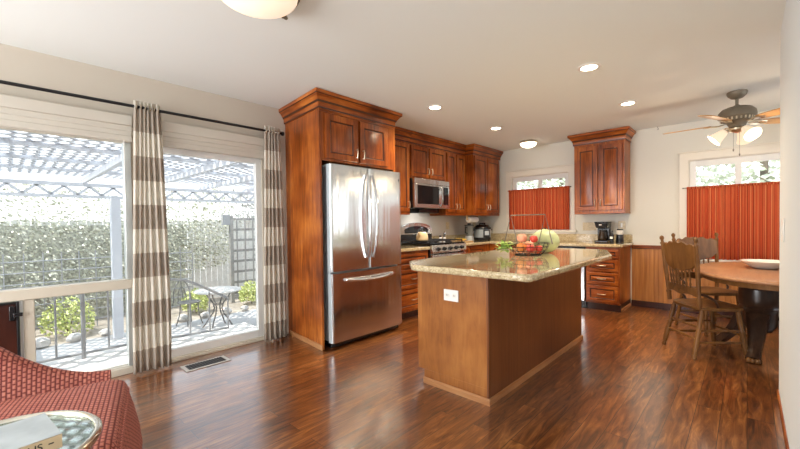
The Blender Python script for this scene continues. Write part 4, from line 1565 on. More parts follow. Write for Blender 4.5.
# grinder jar and phone-like handset
t = thing('coffee_grinder', 'black and glass coffee grinder beside the coffee maker', 'grinder', (-1.275, 5.76, Zc))
MB().lathe([(0.046, 0), (0.048, 0.01), (0.043, 0.10), (0.043, 0.115)], seg=20).build('base', 'black_plastic', t, local=True)
MB().lathe([(0.041, 0.1155), (0.040, 0.17), (0.038, 0.175)], seg=20).build('clear_cup', 'spice_glass', t, local=True)
MB().lathe([(0.041, 0.1755), (0.038, 0.19), (0.0, 0.194)], seg=20).build('lid', 'black_plastic', t, local=True)
t = thing('bottle', 'slim black bottle between the coffee maker and the grinder', 'bottle', (-1.355, 5.68, Zc))
MB().lathe([(0.022, 0), (0.024, 0.01), (0.024, 0.11), (0.012, 0.14)], seg=16).build('body', 'black_plastic', t, local=True)
MB().lathe([(0.013, 0.14), (0.013, 0.17), (0, 0.172)], seg=12).build('cap', 'black_plastic', t, local=True)
MB().box(-0.017, 0.017, -0.0255, -0.02, 0.06, 0.09).build('sticker', 'white_plastic', t, local=True, smooth=0)
# faucet at the sink
fc = thing('kitchen_faucet', 'chrome kitchen faucet with gooseneck under the red kitchen curtains', 'faucet', (-2.42, 5.88, Zc))
MB().lathe([(0.028, 0), (0.028, 0.012), (0.018, 0.02), (0.016, 0.08)], seg=16).build('base', 'chrome', fc, local=True)
MB().tube([(0, 0, 0.02), (0, 0, 0.13)] + [(0.07 - 0.07 * math.cos(a), -0.03 * (1 - math.cos(a)), 0.13 + 0.075 * math.sin(a)) for a in [PI * k / 10 for k in range(1, 11)]] + [(0.14, -0.06, 0.09)], 0.010, 10).build('spout', 'chrome', fc, local=True)
for s in (-1, 1):
    MB().lathe([(0.022, 0), (0.022, 0.01), (0.012, 0.02), (0.012, 0.05), (0.022, 0.055), (0.018, 0.075), (0, 0.08)], (s * 0.13 - 0.04, 0.0, 0), 14).build('tap', 'chrome', fc, local=True)
# sink: undermount steel basin visible as a rim
sk = MB().box(-2.83, -2.20, 5.47, 5.83, 0.8903, 0.8925).build('kitchen_sink', 'chrome', bevel=0.001)
tag(sk, 'steel sink rim in the counter below the kitchen window', 'sink')


# outlets on the walls
def plate_back(label, x0, x1, z0, z1, mat, n=2, y=YB):
    t = thing('wall_outlet' if n < 3 else 'switch_plate', label, 'outlet', ((x0 + x1) / 2, y, (z0 + z1) / 2), group='outlets and switches')
    MB().box(x0, x1, y - 0.008, y - 0.0005, z0, z1).build('cover_plate', mat, t, bevel=0.003)
    for k in range(n):
        xx = x0 + (x1 - x0) * (k + 0.5) / n
        MB().box(xx - 0.011, xx + 0.011, y - 0.011, y - 0.008, (z0 + z1) / 2 - 0.03, (z0 + z1) / 2 + 0.03).build('rocker', mat if n > 2 else 'white_plastic', t, bevel=0.002)


plate_back('wide stone switch plate left of the coffee maker', -1.83, -1.64, 1.055, 1.175, 'tile_plate', 3)
plate_back('stone outlet plate above the coffee grinder', -1.355, -1.265, 1.075, 1.185, 'tile_plate', 1)


def plate_left(label, y0, y1, z0, z1, mat):
    t = thing('wall_outlet', label, 'outlet', (XL, (y0 + y1) / 2, (z0 + z1) / 2), group='outlets and switches')
    MB().box(XL + 0.0005, XL + 0.008, y0, y1, z0, z1).build('cover_plate', mat, t, bevel=0.003)
    for zz in ((z0 + z1) / 2 - 0.025, (z0 + z1) / 2 + 0.025):
        MB().box(XL + 0.008, XL + 0.011, (y0 + y1) / 2 - 0.014, (y0 + y1) / 2 + 0.014, zz - 0.014, zz + 0.014).build('socket', mat, t, bevel=0.002)


plate_left('stone outlet plate on the wall right of the range', 5.06, 5.15, 1.09, 1.21, 'tile_plate')
plate_left('stone outlet plate on the wall behind the pressure cooker', 5.90, 5.98, 1.09, 1.20, 'tile_plate')
t = thing('light_switch', 'white light switch near the edge of the right hand wall', 'switch', (XR, 3.2, 1.12), group='outlets and switches')
MB().box(XR - 0.007, XR - 0.0005, 3.14, 3.25, 1.05, 1.19).build('cover_plate', 'white_plastic', t, bevel=0.003)
MB().box(XR - 0.011, XR - 0.007, 3.18, 3.21, 1.09, 1.15).build('rocker', 'white_plastic', t, bevel=0.002)

# ------------------------------------------------------------------ lights
for k, (x, y, lab) in enumerate(((-0.943, 3.277, 'recessed ceiling light above the island, nearest the camera'), (-2.458, 3.205, 'recessed ceiling light in front of the refrigerator'),
                                 (-2.433, 4.485, 'recessed ceiling light in front of the microwave'), (-0.931, 4.563, 'recessed ceiling light left of the ceiling fan'))):
    t = thing('recessed_light', lab, 'ceiling light', (x, y, ZC), group='recessed ceiling lights')
    MB().lathe([(0.062, -0.0005), (0.088, -0.0005), (0.090, -0.004), (0.078, -0.010), (0.062, -0.010)], seg=28, cap0=False, cap1=False).build('trim_ring', 'can_white', t, local=True)
    MB().lathe([(0.0, -0.012), (0.03, -0.012), (0.05, -0.009), (0.062, -0.003), (0.062, -0.001), (0.0, -0.001)], seg=24, cap0=False, cap1=False).build('bulb', 'bulb', t, local=True)
    lamp('recessed_lamp', 'SPOT', (x, y, ZC - 0.03), 70, (1.0, 0.80, 0.56), (0, 0, -1), spot_size=R(150), spot_blend=0.9, shadow_soft_size=0.06)


def dome(label, c, r, h, mat, ring):
    t = thing('flush_ceiling_light', label, 'ceiling light', (c[0], c[1], ZC))
    MB().lathe([(r * 0.80, -0.0005), (r * 1.0, -0.012), (r * 1.02, -0.03), (r * 0.98, -0.036), (r * 0.7, -0.036)], seg=32, cap0=True, cap1=True).build('base_ring', ring, t, local=True)
    prof = [(r * 0.965 * math.cos(a), -0.0365 - h * math.sin(a)) for a in [PI / 2 * k / 10 for k in range(10)]] + [(0.002, -0.0365 - h)]
    MB().lathe(prof, seg=36).build('glass_bowl', mat, t, local=True, smooth=80)
    return t


t = dome('large frosted bowl ceiling light above the living area, cut by the top of the photo', (-1.875, 0.935), 0.215, 0.075, 'lit_bowl', 'bronze')
for a in (-10, 110, 230):
    ca, sa = math.cos(R(a)), math.sin(R(a))
    MB().tube([(0.20 * ca, 0.20 * sa, -0.03), (0.222 * ca, 0.222 * sa, -0.04), (0.215 * ca, 0.215 * sa, -0.06), (0.195 * ca, 0.195 * sa, -0.066)], 0.006, 8).lathe([(0, -0.012), (0.010, -0.006), (0.012, 0), (0.008, 0.008), (0, 0.012)], (0.224 * ca, 0.224 * sa, -0.055), 10).build('clip', 'bronze', t, local=True)
t = dome('small frosted dome ceiling light in front of the kitchen window', (-2.47, 5.56), 0.125, 0.07, 'lit_globe', 'satin_nickel')
t = thing('ceiling_hook', 'tiny dark hook at the top of the wall left of the ceiling fan', 'hook', (-0.88, YB - 0.03, ZC))
MB().tube([(0, 0, 0), (0, 0, -0.02)] + [(0.010 * math.sin(a), 0, -0.03 + 0.010 * math.cos(a)) for a in [k * PI / 6 for k in range(9)]], 0.0025, 6).build('hook', 'black_metal', t, local=True)

# ceiling fan
fx, fy = -0.08, 4.95
fan = thing('ceiling_fan', 'bronze ceiling fan with wooden blades and three lit glass shades', 'ceiling fan', (fx, fy, ZC))
MB().lathe([(0.078, -0.0005), (0.080, -0.012), (0.072, -0.035), (0.045, -0.062), (0.022, -0.07)], seg=28).build('canopy', 'bronze', fan, local=True)
MB().lathe([(0.0135, -0.07), (0.0135, -0.15)], seg=14).build('downrod', 'bronze', fan, local=True)
MB().lathe([(0.022, -0.13), (0.03, -0.14), (0.07, -0.148), (0.115, -0.165), (0.142, -0.195), (0.148, -0.225), (0.148, -0.25), (0.13, -0.258), (0.122, -0.285), (0.08, -0.30), (0.06, -0.345)], seg=36).build('motor_housing', 'bronze', fan, local=True, smooth=50)
ribs = MB()
for k in range(24):
    a = 2 * PI * k / 24
    ribs.box(0.120, 0.130, -0.006, 0.006, -0.284, -0.259)
    ribs.xf(Matrix.Rotation(a, 4, 'Z'), len(ribs.v) - 8)
ribs.build('vent_ribs', 'satin_nickel', fan, local=True)
for k in range(5):
    a = R(177 + 72 * k)
    M = Matrix.Rotation(a, 4, 'Z') @ Matrix.Translation((0, 0, -0.300)) @ Matrix.Rotation(R(-13), 4, 'X')
    out = [(0.20, -0.045), (0.30, -0.058), (0.54, -0.066), (0.585, -0.058), (0.60, -0.03), (0.603, 0), (0.60, 0.03), (0.585, 0.058), (0.54, 0.066), (0.30, 0.058), (0.20, 0.045)]
    bl = MB().prism(out, 'XY', -0.004, 0.004).xf(M).build('blade', 'fan_blade', fan, local=True, bevel=0.002)
    ir = MB()
    ir.tube([(0.10, 0, -0.005), (0.14, 0.022, -0.012), (0.19, 0.035, -0.008), (0.235, 0.025, -0.008), (0.25, 0, -0.008), (0.235, -0.025, -0.008), (0.19, -0.035, -0.008), (0.14, -0.022, -0.012), (0.10, 0, -0.005)], 0.0065, 6, cap=False)
    ir.xf(M).build('blade_iron', 'satin_nickel', fan, local=True)
MB().lathe([(0.05, -0.345), (0.062, -0.355), (0.062, -0.375), (0.04, -0.392), (0.015, -0.40), (0.0, -0.402)], seg=24).build('light_kit', 'satin_nickel', fan, local=True)
for k, ad in enumerate((190, 310, 70)):
    a = R(ad)
    M = Matrix.Rotation(a, 4, 'Z') @ Matrix.Translation((0.085, 0, -0.372)) @ Matrix.Rotation(R(-48), 4, 'Y')
    MB().tube([(0.045 * math.cos(a), 0.045 * math.sin(a), -0.365), (0.09 * math.cos(a), 0.09 * math.sin(a), -0.372)], 0.012, 8).build('shade_arm', 'satin_nickel', fan, local=True)
    sh = MB().lathe([(0.026, 0.0), (0.034, -0.012), (0.042, -0.04), (0.052, -0.08), (0.066, -0.118), (0.070, -0.124), (0.066, -0.122), (0.050, -0.082), (0.040, -0.042), (0.030, -0.014)], seg=24, cap0=True, cap1=False).xf(M)
    sh.build('glass_shade', 'lit_glass', fan, local=True, smooth=60)
    p = Matrix.Translation((fx, fy, ZC)) @ M @ Vector((0, 0, -0.15))
    lamp('fan_lamp', 'POINT', p, 3, (1.0, 0.80, 0.56), shadow_soft_size=0.04)
for dx, L in ((-0.025, 0.16), (0.02, 0.21)):
    MB().tube([(dx, -0.03, -0.395), (dx, -0.03, -0.395 - L)], 0.0014, 5).lathe([(0, -0.02), (0.005, -0.012), (0.006, 0), (0.002, 0.01)], (dx, -0.03, -0.405 - L), 8).build('pull_chain', 'bronze', fan, local=True)

# ------------------------------------------------------------------ floor vent
t = thing('floor_vent', 'tan floor register in front of the glass patio door', 'vent', (-3.42, 1.18, 0))
MB().box(-3.505, -3.335, 1.0, 1.36, 0.0005, 0.006).build('frame', 'vent_metal', t, bevel=0.002)
MB().box(-3.48, -3.36, 1.03, 1.33, 0.006, 0.0066).build('opening', 'vent_dark', t, smooth=0)
for k in range(13):
    y = 1.045 + k * 0.0225
    MB().box(-3.48, -3.36, y, y + 0.007, 0.0066, 0.009).build('louvre', 'vent_dark', t, smooth=0)

# ------------------------------------------------------------------ dining table and chairs
tx, ty = 0.16, 4.57
TA, TB = 0.54, 0.86
tb = thing('dining_table', 'oval oak pedestal dining table by the red curtained window', 'dining table', (tx, ty, 0))


def oval(a, e, n=56):
    return [(a * math.cos(2 * PI * k / n), e * math.sin(2 * PI * k / n)) for k in range(n)]


rings = []
for s, z in ((-0.012, 0.715), (0.0, 0.722), (0.002, 0.733), (-0.004, 0.741), (-0.012, 0.743)):
    rings.append([(x, y, z) for x, y in oval(TA + s, TB + s)])
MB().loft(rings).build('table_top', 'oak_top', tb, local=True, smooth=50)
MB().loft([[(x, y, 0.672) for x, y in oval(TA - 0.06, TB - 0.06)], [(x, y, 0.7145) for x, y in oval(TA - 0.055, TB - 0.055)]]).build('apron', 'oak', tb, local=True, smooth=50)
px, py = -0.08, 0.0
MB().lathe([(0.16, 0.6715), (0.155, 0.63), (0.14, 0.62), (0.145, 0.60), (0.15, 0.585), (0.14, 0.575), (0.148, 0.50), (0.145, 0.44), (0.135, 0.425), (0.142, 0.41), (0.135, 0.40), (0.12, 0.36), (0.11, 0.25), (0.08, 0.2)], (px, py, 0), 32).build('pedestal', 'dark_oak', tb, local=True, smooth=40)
for ad in (-97, 23, 143):
    pts = [(0.10, 0.36, 0.075), (0.15, 0.30, 0.065), (0.20, 0.20, 0.055), (0.255, 0.12, 0.045), (0.31, 0.06, 0.042), (0.345, 0.032, 0.05)]
    rings = []
    for r, z, w in pts:
        rings.append([(r - 0.02, -w, z - 0.032), (r + 0.02, -w, z + 0.01), (r + 0.035, 0, z + 0.02), (r + 0.02, w, z + 0.01), (r - 0.02, w, z - 0.032)])
    lg = MB().loft(rings).xf(Matrix.Translation((px, py, 0)) @ Matrix.Rotation(R(ad), 4, 'Z')).build('leg', 'dark_oak', tb, local=True, smooth=50)
    f = MB()
    for s in (-0.026, 0, 0.026):
        f.lathe([(0.004, -0.02), (0.02, -0.014), (0.024, 0), (0.016, 0.016), (0.003, 0.022)], (0.365, s, 0.021), 10)
    f.xf(Matrix.Translation((px, py, 0)) @ Matrix.Rotation(R(ad), 4, 'Z')).build('claw_foot', 'oak', lg, local=True, smooth=70)

bw = thing('serving_bowl', 'wide shallow white bowl on the dining table', 'bowl', (0.12, 4.72, 0.7435))
prof = [(0.09, 0), (0.10, 0.004), (0.13, 0.02), (0.175, 0.05), (0.195, 0.062), (0.20, 0.066), (0.192, 0.066), (0.17, 0.054), (0.12, 0.026), (0.08, 0.014), (0.0, 0.012)]
MB().lathe(prof, seg=40, sx=0.9, sy=1.0).build('bowl', 'white_ceramic', bw, local=True, smooth=60)


def make_chair(label, loc, rz):
    t = thing('dining_chair', label, 'chair', loc, rz, 'pressed-back oak chairs at the dining table')
    # seat: rounded trapezoid with dished top
    n = 40
    def outline(s):
        pts = []
        for k in range(n):
            a = 2 * PI * k / n
            c, q = math.cos(a), math.sin(a)
            e = 0.55
            x = (abs(c) ** e) * (1 if c > 0 else -1) * (0.222 + 0.015 * q)
            y = (abs(q) ** e) * (1 if q > 0 else -1) * 0.205
            pts.append((x * s, y * s))
        return pts
    rings = []
    for s, z in ((0.90, 0.412), (0.97, 0.414), (1.0, 0.424), (0.995, 0.438), (0.95, 0.444), (0.75, 0.438), (0.4, 0.432), (0.02, 0.431)):
        rings.append([(x, y, z) for x, y in outline(s)])
    MB().loft(rings).build('seat', 'oak', t, local=True, smooth=50)
    legp = [(0, 0.015), (0.04, 0.018), (0.08, 0.013), (0.12, 0.019), (0.35, 0.021), (0.52, 0.017), (0.55, 0.022), (0.58, 0.016), (0.75, 0.020), (1.0, 0.016)]
    for sx_ in (-1, 1):
        MB().turned((sx_ * 0.185, 0.205, 0.0), (sx_ * 0.155, 0.15, 0.417), legp).build('leg', 'oak', t, local=True, smooth=60)
        MB().turned((sx_ * 0.205, -0.235, 0.0), (sx_ * 0.178, -0.15, 0.417), legp).build('leg', 'oak', t, local=True, smooth=60)
    sp = [(0, 0.007), (0.2, 0.009), (0.45, 0.012), (0.5, 0.014), (0.55, 0.012), (0.8, 0.009), (1, 0.007)]
    for sx_ in (-1, 1):
        for z, q in ((0.14, 0), (0.24, 0.0)):
            f = z / 0.435
            MB().turned((sx_ * (0.205 - 0.045 * f), -0.235 + 0.085 * f, z), (sx_ * (0.185 - 0.03 * f), 0.205 - 0.055 * f, z), sp).build('stretcher', 'oak', t, local=True, smooth=60)
    for z in (0.17, 0.27):
        f = z / 0.435
        MB().turned((-(0.205 - 0.045 * f), -0.235 + 0.085 * f, z), (0.205 - 0.045 * f, -0.235 + 0.085 * f, z), sp).build('stretcher', 'oak', t, local=True, smooth=60)
    f = 0.2 / 0.435
    MB().turned((-(0.185 - 0.03 * f), 0.205 - 0.055 * f, 0.2), (0.185 - 0.03 * f, 0.205 - 0.055 * f, 0.2), sp).build('stretcher', 'oak', t, local=True, smooth=60)

    def back(x, z):
        # leaning back plane
        return (x, -0.185 - 0.055 * (z - 0.455) / 0.6, z)
    for sx_ in (-1, 1):
        MB().turned(back(sx_ * 0.198, 0.437), back(sx_ * 0.232, 1.045),
                    [(0, 0.018), (0.1, 0.018), (0.13, 0.022), (0.16, 0.015), (0.40, 0.017), (0.55, 0.018), (0.86, 0.016), (0.885, 0.021), (0.905, 0.012), (0.93, 0.013), (0.955, 0.020), (0.985, 0.016), (1.0, 0.004)]).build('back_post', 'oak', t, local=True, smooth=60)

    def board(poly, th, name):
        b = MB()
        r0 = []
        r1 = []
        for x, z in poly:
            p = back(x, z)
            cv = 0.025 * (x / 0.2) ** 2
            r0.append((p[0], p[1] - th / 2 + cv - 0.02, p[2]))
            r1.append((p[0], p[1] + th / 2 + cv - 0.02, p[2]))
        b.loft([r0, r1])
        return b.build(name, 'oak', t, local=True, bevel=0.003)
    top = []
    for k in range(25):
        s = -1 + 2 * k / 24
        z = 0.965 + 0.030 * math.cos(PI * s / 1.0 * 0.5) + 0.010 * math.cos(5 * PI * s) * (1 if abs(s) > 0.25 else 0.4)
        top.append((0.217 * s, z))
    bot = []
    for k in range(25):
        s = 1 - 2 * k / 24
        z = 0.745 + 0.065 * max(0, (abs(s) - 0.45) / 0.55) ** 1.3 + 0.008 * math.cos(4 * PI * s)
        bot.append((0.212 * s, z))
    board(top + bot, 0.02, 'crest_board')
    low = [(-0.200, 0.605), (0.200, 0.605)] + [(0.200 - 0.400 * k / 12, 0.535 - 0.008 * math.cos(4 * PI * k / 12)) for k in range(13)]
    board(low, 0.018, 'lower_rail')
    for k in range(7):
        x = -0.125 + 0.25 * k / 6
        p0, p1 = back(x, 0.60), back(x * 1.08, 0.76)
        cv = 0.025 * (x / 0.2) ** 2 - 0.02
        MB().turned((p0[0], p0[1] + cv, p0[2]), (p1[0], p1[1] + cv, p1[2]), [(0, 0.006), (0.2, 0.009), (0.3, 0.006), (0.5, 0.010), (0.7, 0.006), (0.8, 0.009), (1, 0.006)], 8).build('spindle', 'oak', t, local=True, smooth=60)
    for sx_ in (-1, 1):
        p = back(sx_ * 0.206, 0.56)
        MB().tube([p, (sx_ * 0.213, -0.14, 0.545), (sx_ * 0.214, -0.08, 0.51), (sx_ * 0.208, -0.045, 0.465), (sx_ * 0.20, -0.04, 0.440)], [0.011, 0.011, 0.010, 0.010, 0.010], 8).build('hip_bracket', 'dark_oak', t, local=True, smooth=60)
    return t


ch = make_chair('pressed-back oak chair nearest the camera at the dining table', (-0.275, 4.30, 0), R(-51.7))
copy_thing(ch, (-0.29, 5.165, 0), R(-141.5), 'pressed-back oak chair at the window end, behind the nearest chair')
copy_thing(ch, (0.70, 4.75, 0), R(95), 'pressed-back oak chair on the far side of the dining table, almost hidden')

# ------------------------------------------------------------------ foreground chair
th0 = math.atan2(-0.229, 0.974)
# local frame: +x = facing direction, +y = along the back towards the patio curtain
lc = thing('upholstered_chair', 'red and cream woven slipper chair at the lower left', 'chair', (-2.335, 0.425, 0), th0)
Wd, Dp = 1.15, 0.74


def rrect(x0, x1, y0, y1, r, z, n=5):
    p = []
    for (cx, cy, a0) in ((x1 - r, y0 + r, -PI / 2), (x1 - r, y1 - r, 0), (x0 + r, y1 - r, PI / 2), (x0 + r, y0 + r, PI)):
        p += [(a, b_, z) for a, b_ in arc((cx, cy), r, a0, a0 + PI / 2, n)]
    return p


rings = []
for (ins, z, rr) in ((-0.060, 0.115, 0.05), (-0.05, 0.20, 0.05), (-0.028, 0.30, 0.05), (-0.008, 0.36, 0.05), (0.0, 0.395, 0.05), (0.008, 0.412, 0.05), (0.022, 0.424, 0.05), (0.045, 0.430, 0.05)):
    rings.append(rrect(0.0 + max(ins, 0), Dp - ins, -Wd + ins, -ins, rr + max(0, -ins), z))
top_c = []
for q in range(1, 6):
    f = 1 - q / 6
    rings.append([(Dp / 2 + (x - Dp / 2) * f, -Wd / 2 + (y + Wd / 2) * f, 0.430 + 0.012 * (1 - f * f)) for x, y, z in rings[7]])
MB().loft(rings).build('seat', 'red_weave', lc, local=True, smooth=60)


def weltz(ins, z):
    r = rrect(0.0, Dp - ins, -Wd + ins, -ins, 0.05, z)
    return r + [r[0]]


MB().tube(weltz(-0.006, 0.372), 0.006, 6, cap=False).build('piping', 'red_weave', lc, local=True)


BO = 0.075
BWD = Wd - 2 * BO


def backz(s):
    s = min(s, BWD - s)
    return 0.445 + (1.2 * s * s if s < 0.40 else 0.192 + (s - 0.40) * 0.96 - 2.2 * (s - 0.40) ** 2)


rings = []
nn = 28
for k in range(nn + 1):
    s = BWD * k / nn
    zt = backz(s)
    e = 0.045
    # cross-section at this station: x depth, z height, rounded top
    y = -BO - s
    sec = [(0.0, 0.37), (-0.02, 0.385), (-0.035 - 0.06 * (zt - 0.43), zt - e)]
    for a in (0.2, 0.35, 0.5, 0.65, 0.8):
        ang = PI * a
        sec.append((-0.035 - 0.06 * (zt - 0.43) - e + e * math.cos(ang), zt - e + e * math.sin(ang)))
    sec += [(-0.125 - 0.06 * (zt - 0.43), zt - e), (-0.12, 0.39), (-0.10, 0.12), (-0.001, 0.12)]
    rings.append([(x, y, z) for x, z in sec])
MB().loft(rings).build('backrest', 'red_weave', lc, local=True, smooth=60)
for (x, y) in ((Dp - 0.06, -0.06), (Dp - 0.06, -Wd + 0.06), (-0.05, -0.06), (-0.05, -Wd + 0.06)):
    MB().tube([(x, y, 0), (x, y, 0.12)], [0.018, 0.026], 10).build('leg', 'dark_foot', lc, local=True)

# ------------------------------------------------------------------ side table and book
sx0, sy0, sz = -1.3815, -0.030, 0.62
stt = thing('side_table', 'round glass-topped side table with a polished metal rim, lower left', 'side table', (sx0, sy0, 0))
MB().lathe([(0.19, sz - 0.018), (0.196, sz - 0.022), (0.21, sz - 0.018), (0.2165, sz - 0.006), (0.2165, sz + 0.003), (0.21, sz + 0.009), (0.203, sz + 0.009), (0.199, sz + 0.004), (0.197, sz - 0.004), (0.19, sz - 0.006)], seg=56, cap0=False, cap1=False).build('metal_rim', 'nickel', stt, local=True, smooth=60)
MB().lathe([(0.0, sz - 0.005), (0.198, sz - 0.005), (0.198, sz + 0.002), (0.0, sz + 0.002)], seg=48, cap0=False, cap1=False).build('glass_top', 'table_glass', stt, local=True, smooth=30)
# white strips below the glass stand in for the window's lattice reflection
b = MB()
for k in range(-5, 6):
    o_ = k * 0.033
    L = math.sqrt(max(0, 0.185 ** 2 - o_ ** 2))
    b.box(o_ - 0.008, o_ + 0.008, -L, L, sz - 0.019, sz - 0.014)
    b.box(-L, L, o_ - 0.008, o_ + 0.008, sz - 0.014, sz - 0.009)
b.xf(Matrix.Rotation(R(28), 4, 'Z')).build('reflection_lattice', 'white_trim', stt, local=True, smooth=0)
for k in range(3):
    a = R(90 + 120 * k)
    MB().tube([(0.19 * math.cos(a), 0.19 * math.sin(a), sz - 0.02), (0.12 * math.cos(a), 0.12 * math.sin(a), 0.32), (0.18 * math.cos(a), 0.18 * math.sin(a), 0.0)], 0.010, 10).build('leg', 'nickel', stt, local=True)
bo = thing('book', 'hardback book with grey cover and tan lettered spine on the side table', 'book', (-1.275, 0.093, sz + 0.0095), math.atan2(0.021, 0.18))
BW, BL, BH = 0.183, 0.255, 0.034
MB().box(-BW, 0.0, -BL, 0.0, BH - 0.003, BH).build('cover', 'book_cover', bo, local=True)
MB().box(-BW, 0.0, -BL, 0.0, 0, 0.003).build('back_cover', 'book_cover', bo, local=True)
MB().box(-BW + 0.004, -0.003, -BL + 0.004, -0.004, 0.003, BH - 0.003).build('pages', 'book_pages', bo, local=True)
spn = MB().box(-0.003, 0.001, -BL, 0.0, 0.0, BH).build('spine', 'book_spine', bo, local=True)
tcv = bpy.data.curves.new('spine_lettering', 'FONT')
tcv.body = 'LUS'
tcv.size = 0.024
tcv.align_x = 'RIGHT'
tcv.extrude = 0.0003
tcv.materials.append(MATS['ink_black'])
tmp = bpy.data.objects.new('lettering_curve', tcv)
COL.objects.link(tmp)
bpy.context.view_layer.update()
tme = bpy.data.meshes.new_from_object(tmp.evaluated_get(bpy.context.evaluated_depsgraph_get()))
bpy.data.objects.remove(tmp)
to = bpy.data.objects.new('spine_lettering', tme)
COL.objects.link(to)
to.parent = spn
to.matrix_local = Matrix.Translation((0.0016, -0.036, 0.011)) @ Matrix.Rotation(PI / 2, 4, 'Z') @ Matrix.Rotation(PI / 2, 4, 'X')
MB().box(0.001, 0.0016, -0.026, -0.016, 0.018, 0.021).build('spine_mark', 'ink_black', spn, local=True, smooth=0)

# ------------------------------------------------------------------ outside: ground, deck, railing
ZP = -0.75
struct(MB().box(-8.4, XL - T, -12, 14, ZP - 0.1, ZP).build('patio', 'patio_stone', smooth=0))
struct(MB().box(-14, -8.4, -12, 14, ZP - 0.12, ZP - 0.02).build('planting_bed', 'soil', smooth=0))
struct(MB().box(XL - T, 12, YB + T, 20, ZP - 0.1, ZP).build('side_yard', 'soil', smooth=0))
struct(MB().box(-4.62, XL - T, -1.5, 2.05, ZP, -0.02).build('door_landing', 'deck_stone', smooth=0))

rl_ = thing('landing_railing', 'thin grey metal railing along the landing outside the patio door', 'railing', (-4.5, 0.6, -0.02))


def rail_run(p, q, n, thick_idx=()):
    """p,q = (x,y,zbottom,ztop)"""
    MB().tube([(p[0], p[1], p[2] + 0.05), (q[0], q[1], q[2] + 0.05)], 0.012, 8).build('bottom_rail', 'rail_metal', rl_)
    for k in range(n):
        s = k / (n - 1)
        x, y = p[0] + (q[0] - p[0]) * s, p[1] + (q[1] - p[1]) * s
        zb, zt = p[2] + (q[2] - p[2]) * s, p[3] + (q[3] - p[3]) * s
        r = 0.017 if k in thick_idx else 0.008
        MB().tube([(x, y, zb if k in thick_idx else zb + 0.04), (x, y, zt)], r, 8).build('post' if k in thick_idx else 'baluster', 'rail_metal', rl_)


rail_run((-4.48, -1.37, -0.02, 0.68), (-4.48, 1.05, -0.02, 0.66), 14, (0, 10))
MB().tube([(-4.48, -1.37, 0.69), (-4.48, 1.05, 0.67)], 0.014, 8).build('top_rail', 'rail_metal', rl_)
rail_run((-4.40, 1.17, -0.02, 0.645), (-4.33, 1.74, -0.02, 0.37), 4, (0,))
MB().tube([(-4.48, 1.05, 0.67), (-4.40, 1.17, 0.645), (-4.38, 1.33, 0.615), (-4.36, 1.50, 0.52), (-4.33, 1.74, 0.37)], 0.014, 8).build('top_rail', 'rail_metal', rl_)

# ------------------------------------------------------------------ pergola
pg = thing('pergola', 'white garden pergola with lattice roof outside the patio door', 'pergola', (-6.3, 1.5, ZP))
PX0, PX1, PY0, PY1, PZ = -8.25, -4.15, -6.5, 7.2, 2.02
for yy in (-5.0, -2.0, 1.36, 4.6, 6.9):
    MB().box(-8.17, -8.03, yy - 0.07, yy + 0.07, ZP, 1.70).build('post', 'pergola_shaded_white', pg, bevel=0.006)
MB().box(-8.13, -8.07, PY0, PY1, 1.69, 1.74).build('beam', 'pergola_shaded_white', pg)
MB().box(-8.13, -8.07, PY0, PY1, 1.88, 1.94).build('beam', 'pergola_shaded_white', pg)
b = MB()
k = 0
y = PY0
while y < PY1 - 0.3:
    for s in (0, 1):
        a0, a1 = (y, y + 0.16) if s == 0 else (y + 0.32, y + 0.16)
        b.prism([(a0 - 0.03, 1.74), (a0 + 0.03, 1.74), (a1 + 0.03, 1.88), (a1 - 0.03, 1.88)], 'YZ', -8.11, -8.09)
    y += 0.32
b.build('lattice_valance', 'pergola_shaded_white', pg, smooth=0)
for yy in (-5.6, -4.5, -3.4, -2.3, -1.25, -0.05, 0.95, 1.9, 2.8, 3.7, 4.6, 5.6, 6.6):
    MB().box(PX0, PX1, yy - 0.025, yy + 0.025, 1.93, 2.01).build('rafter', 'pergola_shaded_white', pg)
for xx in (-7.2, -6.2, -5.2, -4.2):
    MB().box(xx - 0.02, xx + 0.02, PY0, PY1, 2.012, 2.05).build('crosspiece', 'pergola_shaded_white', pg)
b = MB()
w = PX1 - PX0
h = PY1 - PY0
st_ = 0.21
for sgn, zz in ((1, 2.056), (-1, 2.066)):
    c = -w
    while c < h + w:
        # line y = PY0 + c + sgn*(x-PX0)
        pts = []
        for (x, y) in ((PX0, c), (PX1, c + sgn * w)):
            pts.append((x, y))
        (xa, ya), (xb, yb) = pts
        t0, t1 = 0.0, 1.0
        dy = yb - ya
        for lo, hi in ((0.0, h),):
            ta, tb_ = (lo - ya) / dy, (hi - ya) / dy
            t0, t1 = max(t0, min(ta, tb_)), min(t1, max(ta, tb_))
        if t1 - t0 > 0.02:
            p = (xa + (xb - xa) * t0, PY0 + ya + dy * t0)
            q = (xa + (xb - xa) * t1, PY0 + ya + dy * t1)
            nx, ny = (-sgn * 0.707 * 0.027, 0.707 * 0.027)
            b.prism([(p[0] + nx, p[1] + ny), (q[0] + nx, q[1] + ny), (q[0] - nx, q[1] - ny), (p[0] - nx, p[1] - ny)], 'XY', zz, zz + 0.008)
        c += st_
b.build('lattice_roof', 'pergola_shaded_white', pg, smooth=0)

# ------------------------------------------------------------------ garden
XF = -10.7
fn = thing('garden_fence', 'pale board fence at the back of the garden behind the ivy', 'fence', (XF, 1, ZP))
b = MB()
y = -8.0
while y < 12:
    b.box(XF - 0.01, XF + 0.01, y, y + 0.135, ZP, 1.35 + 0.02 * math.sin(y * 7))
    y += 0.145
b.build('boards', 'fence_white', fn, smooth=0)
for yy in [-7.5 + 2.4 * k for k in range(9)]:
    MB().box(XF + 0.011, XF + 0.09, yy - 0.045, yy + 0.045, ZP, 1.42).build('post', 'fence_white', fn)

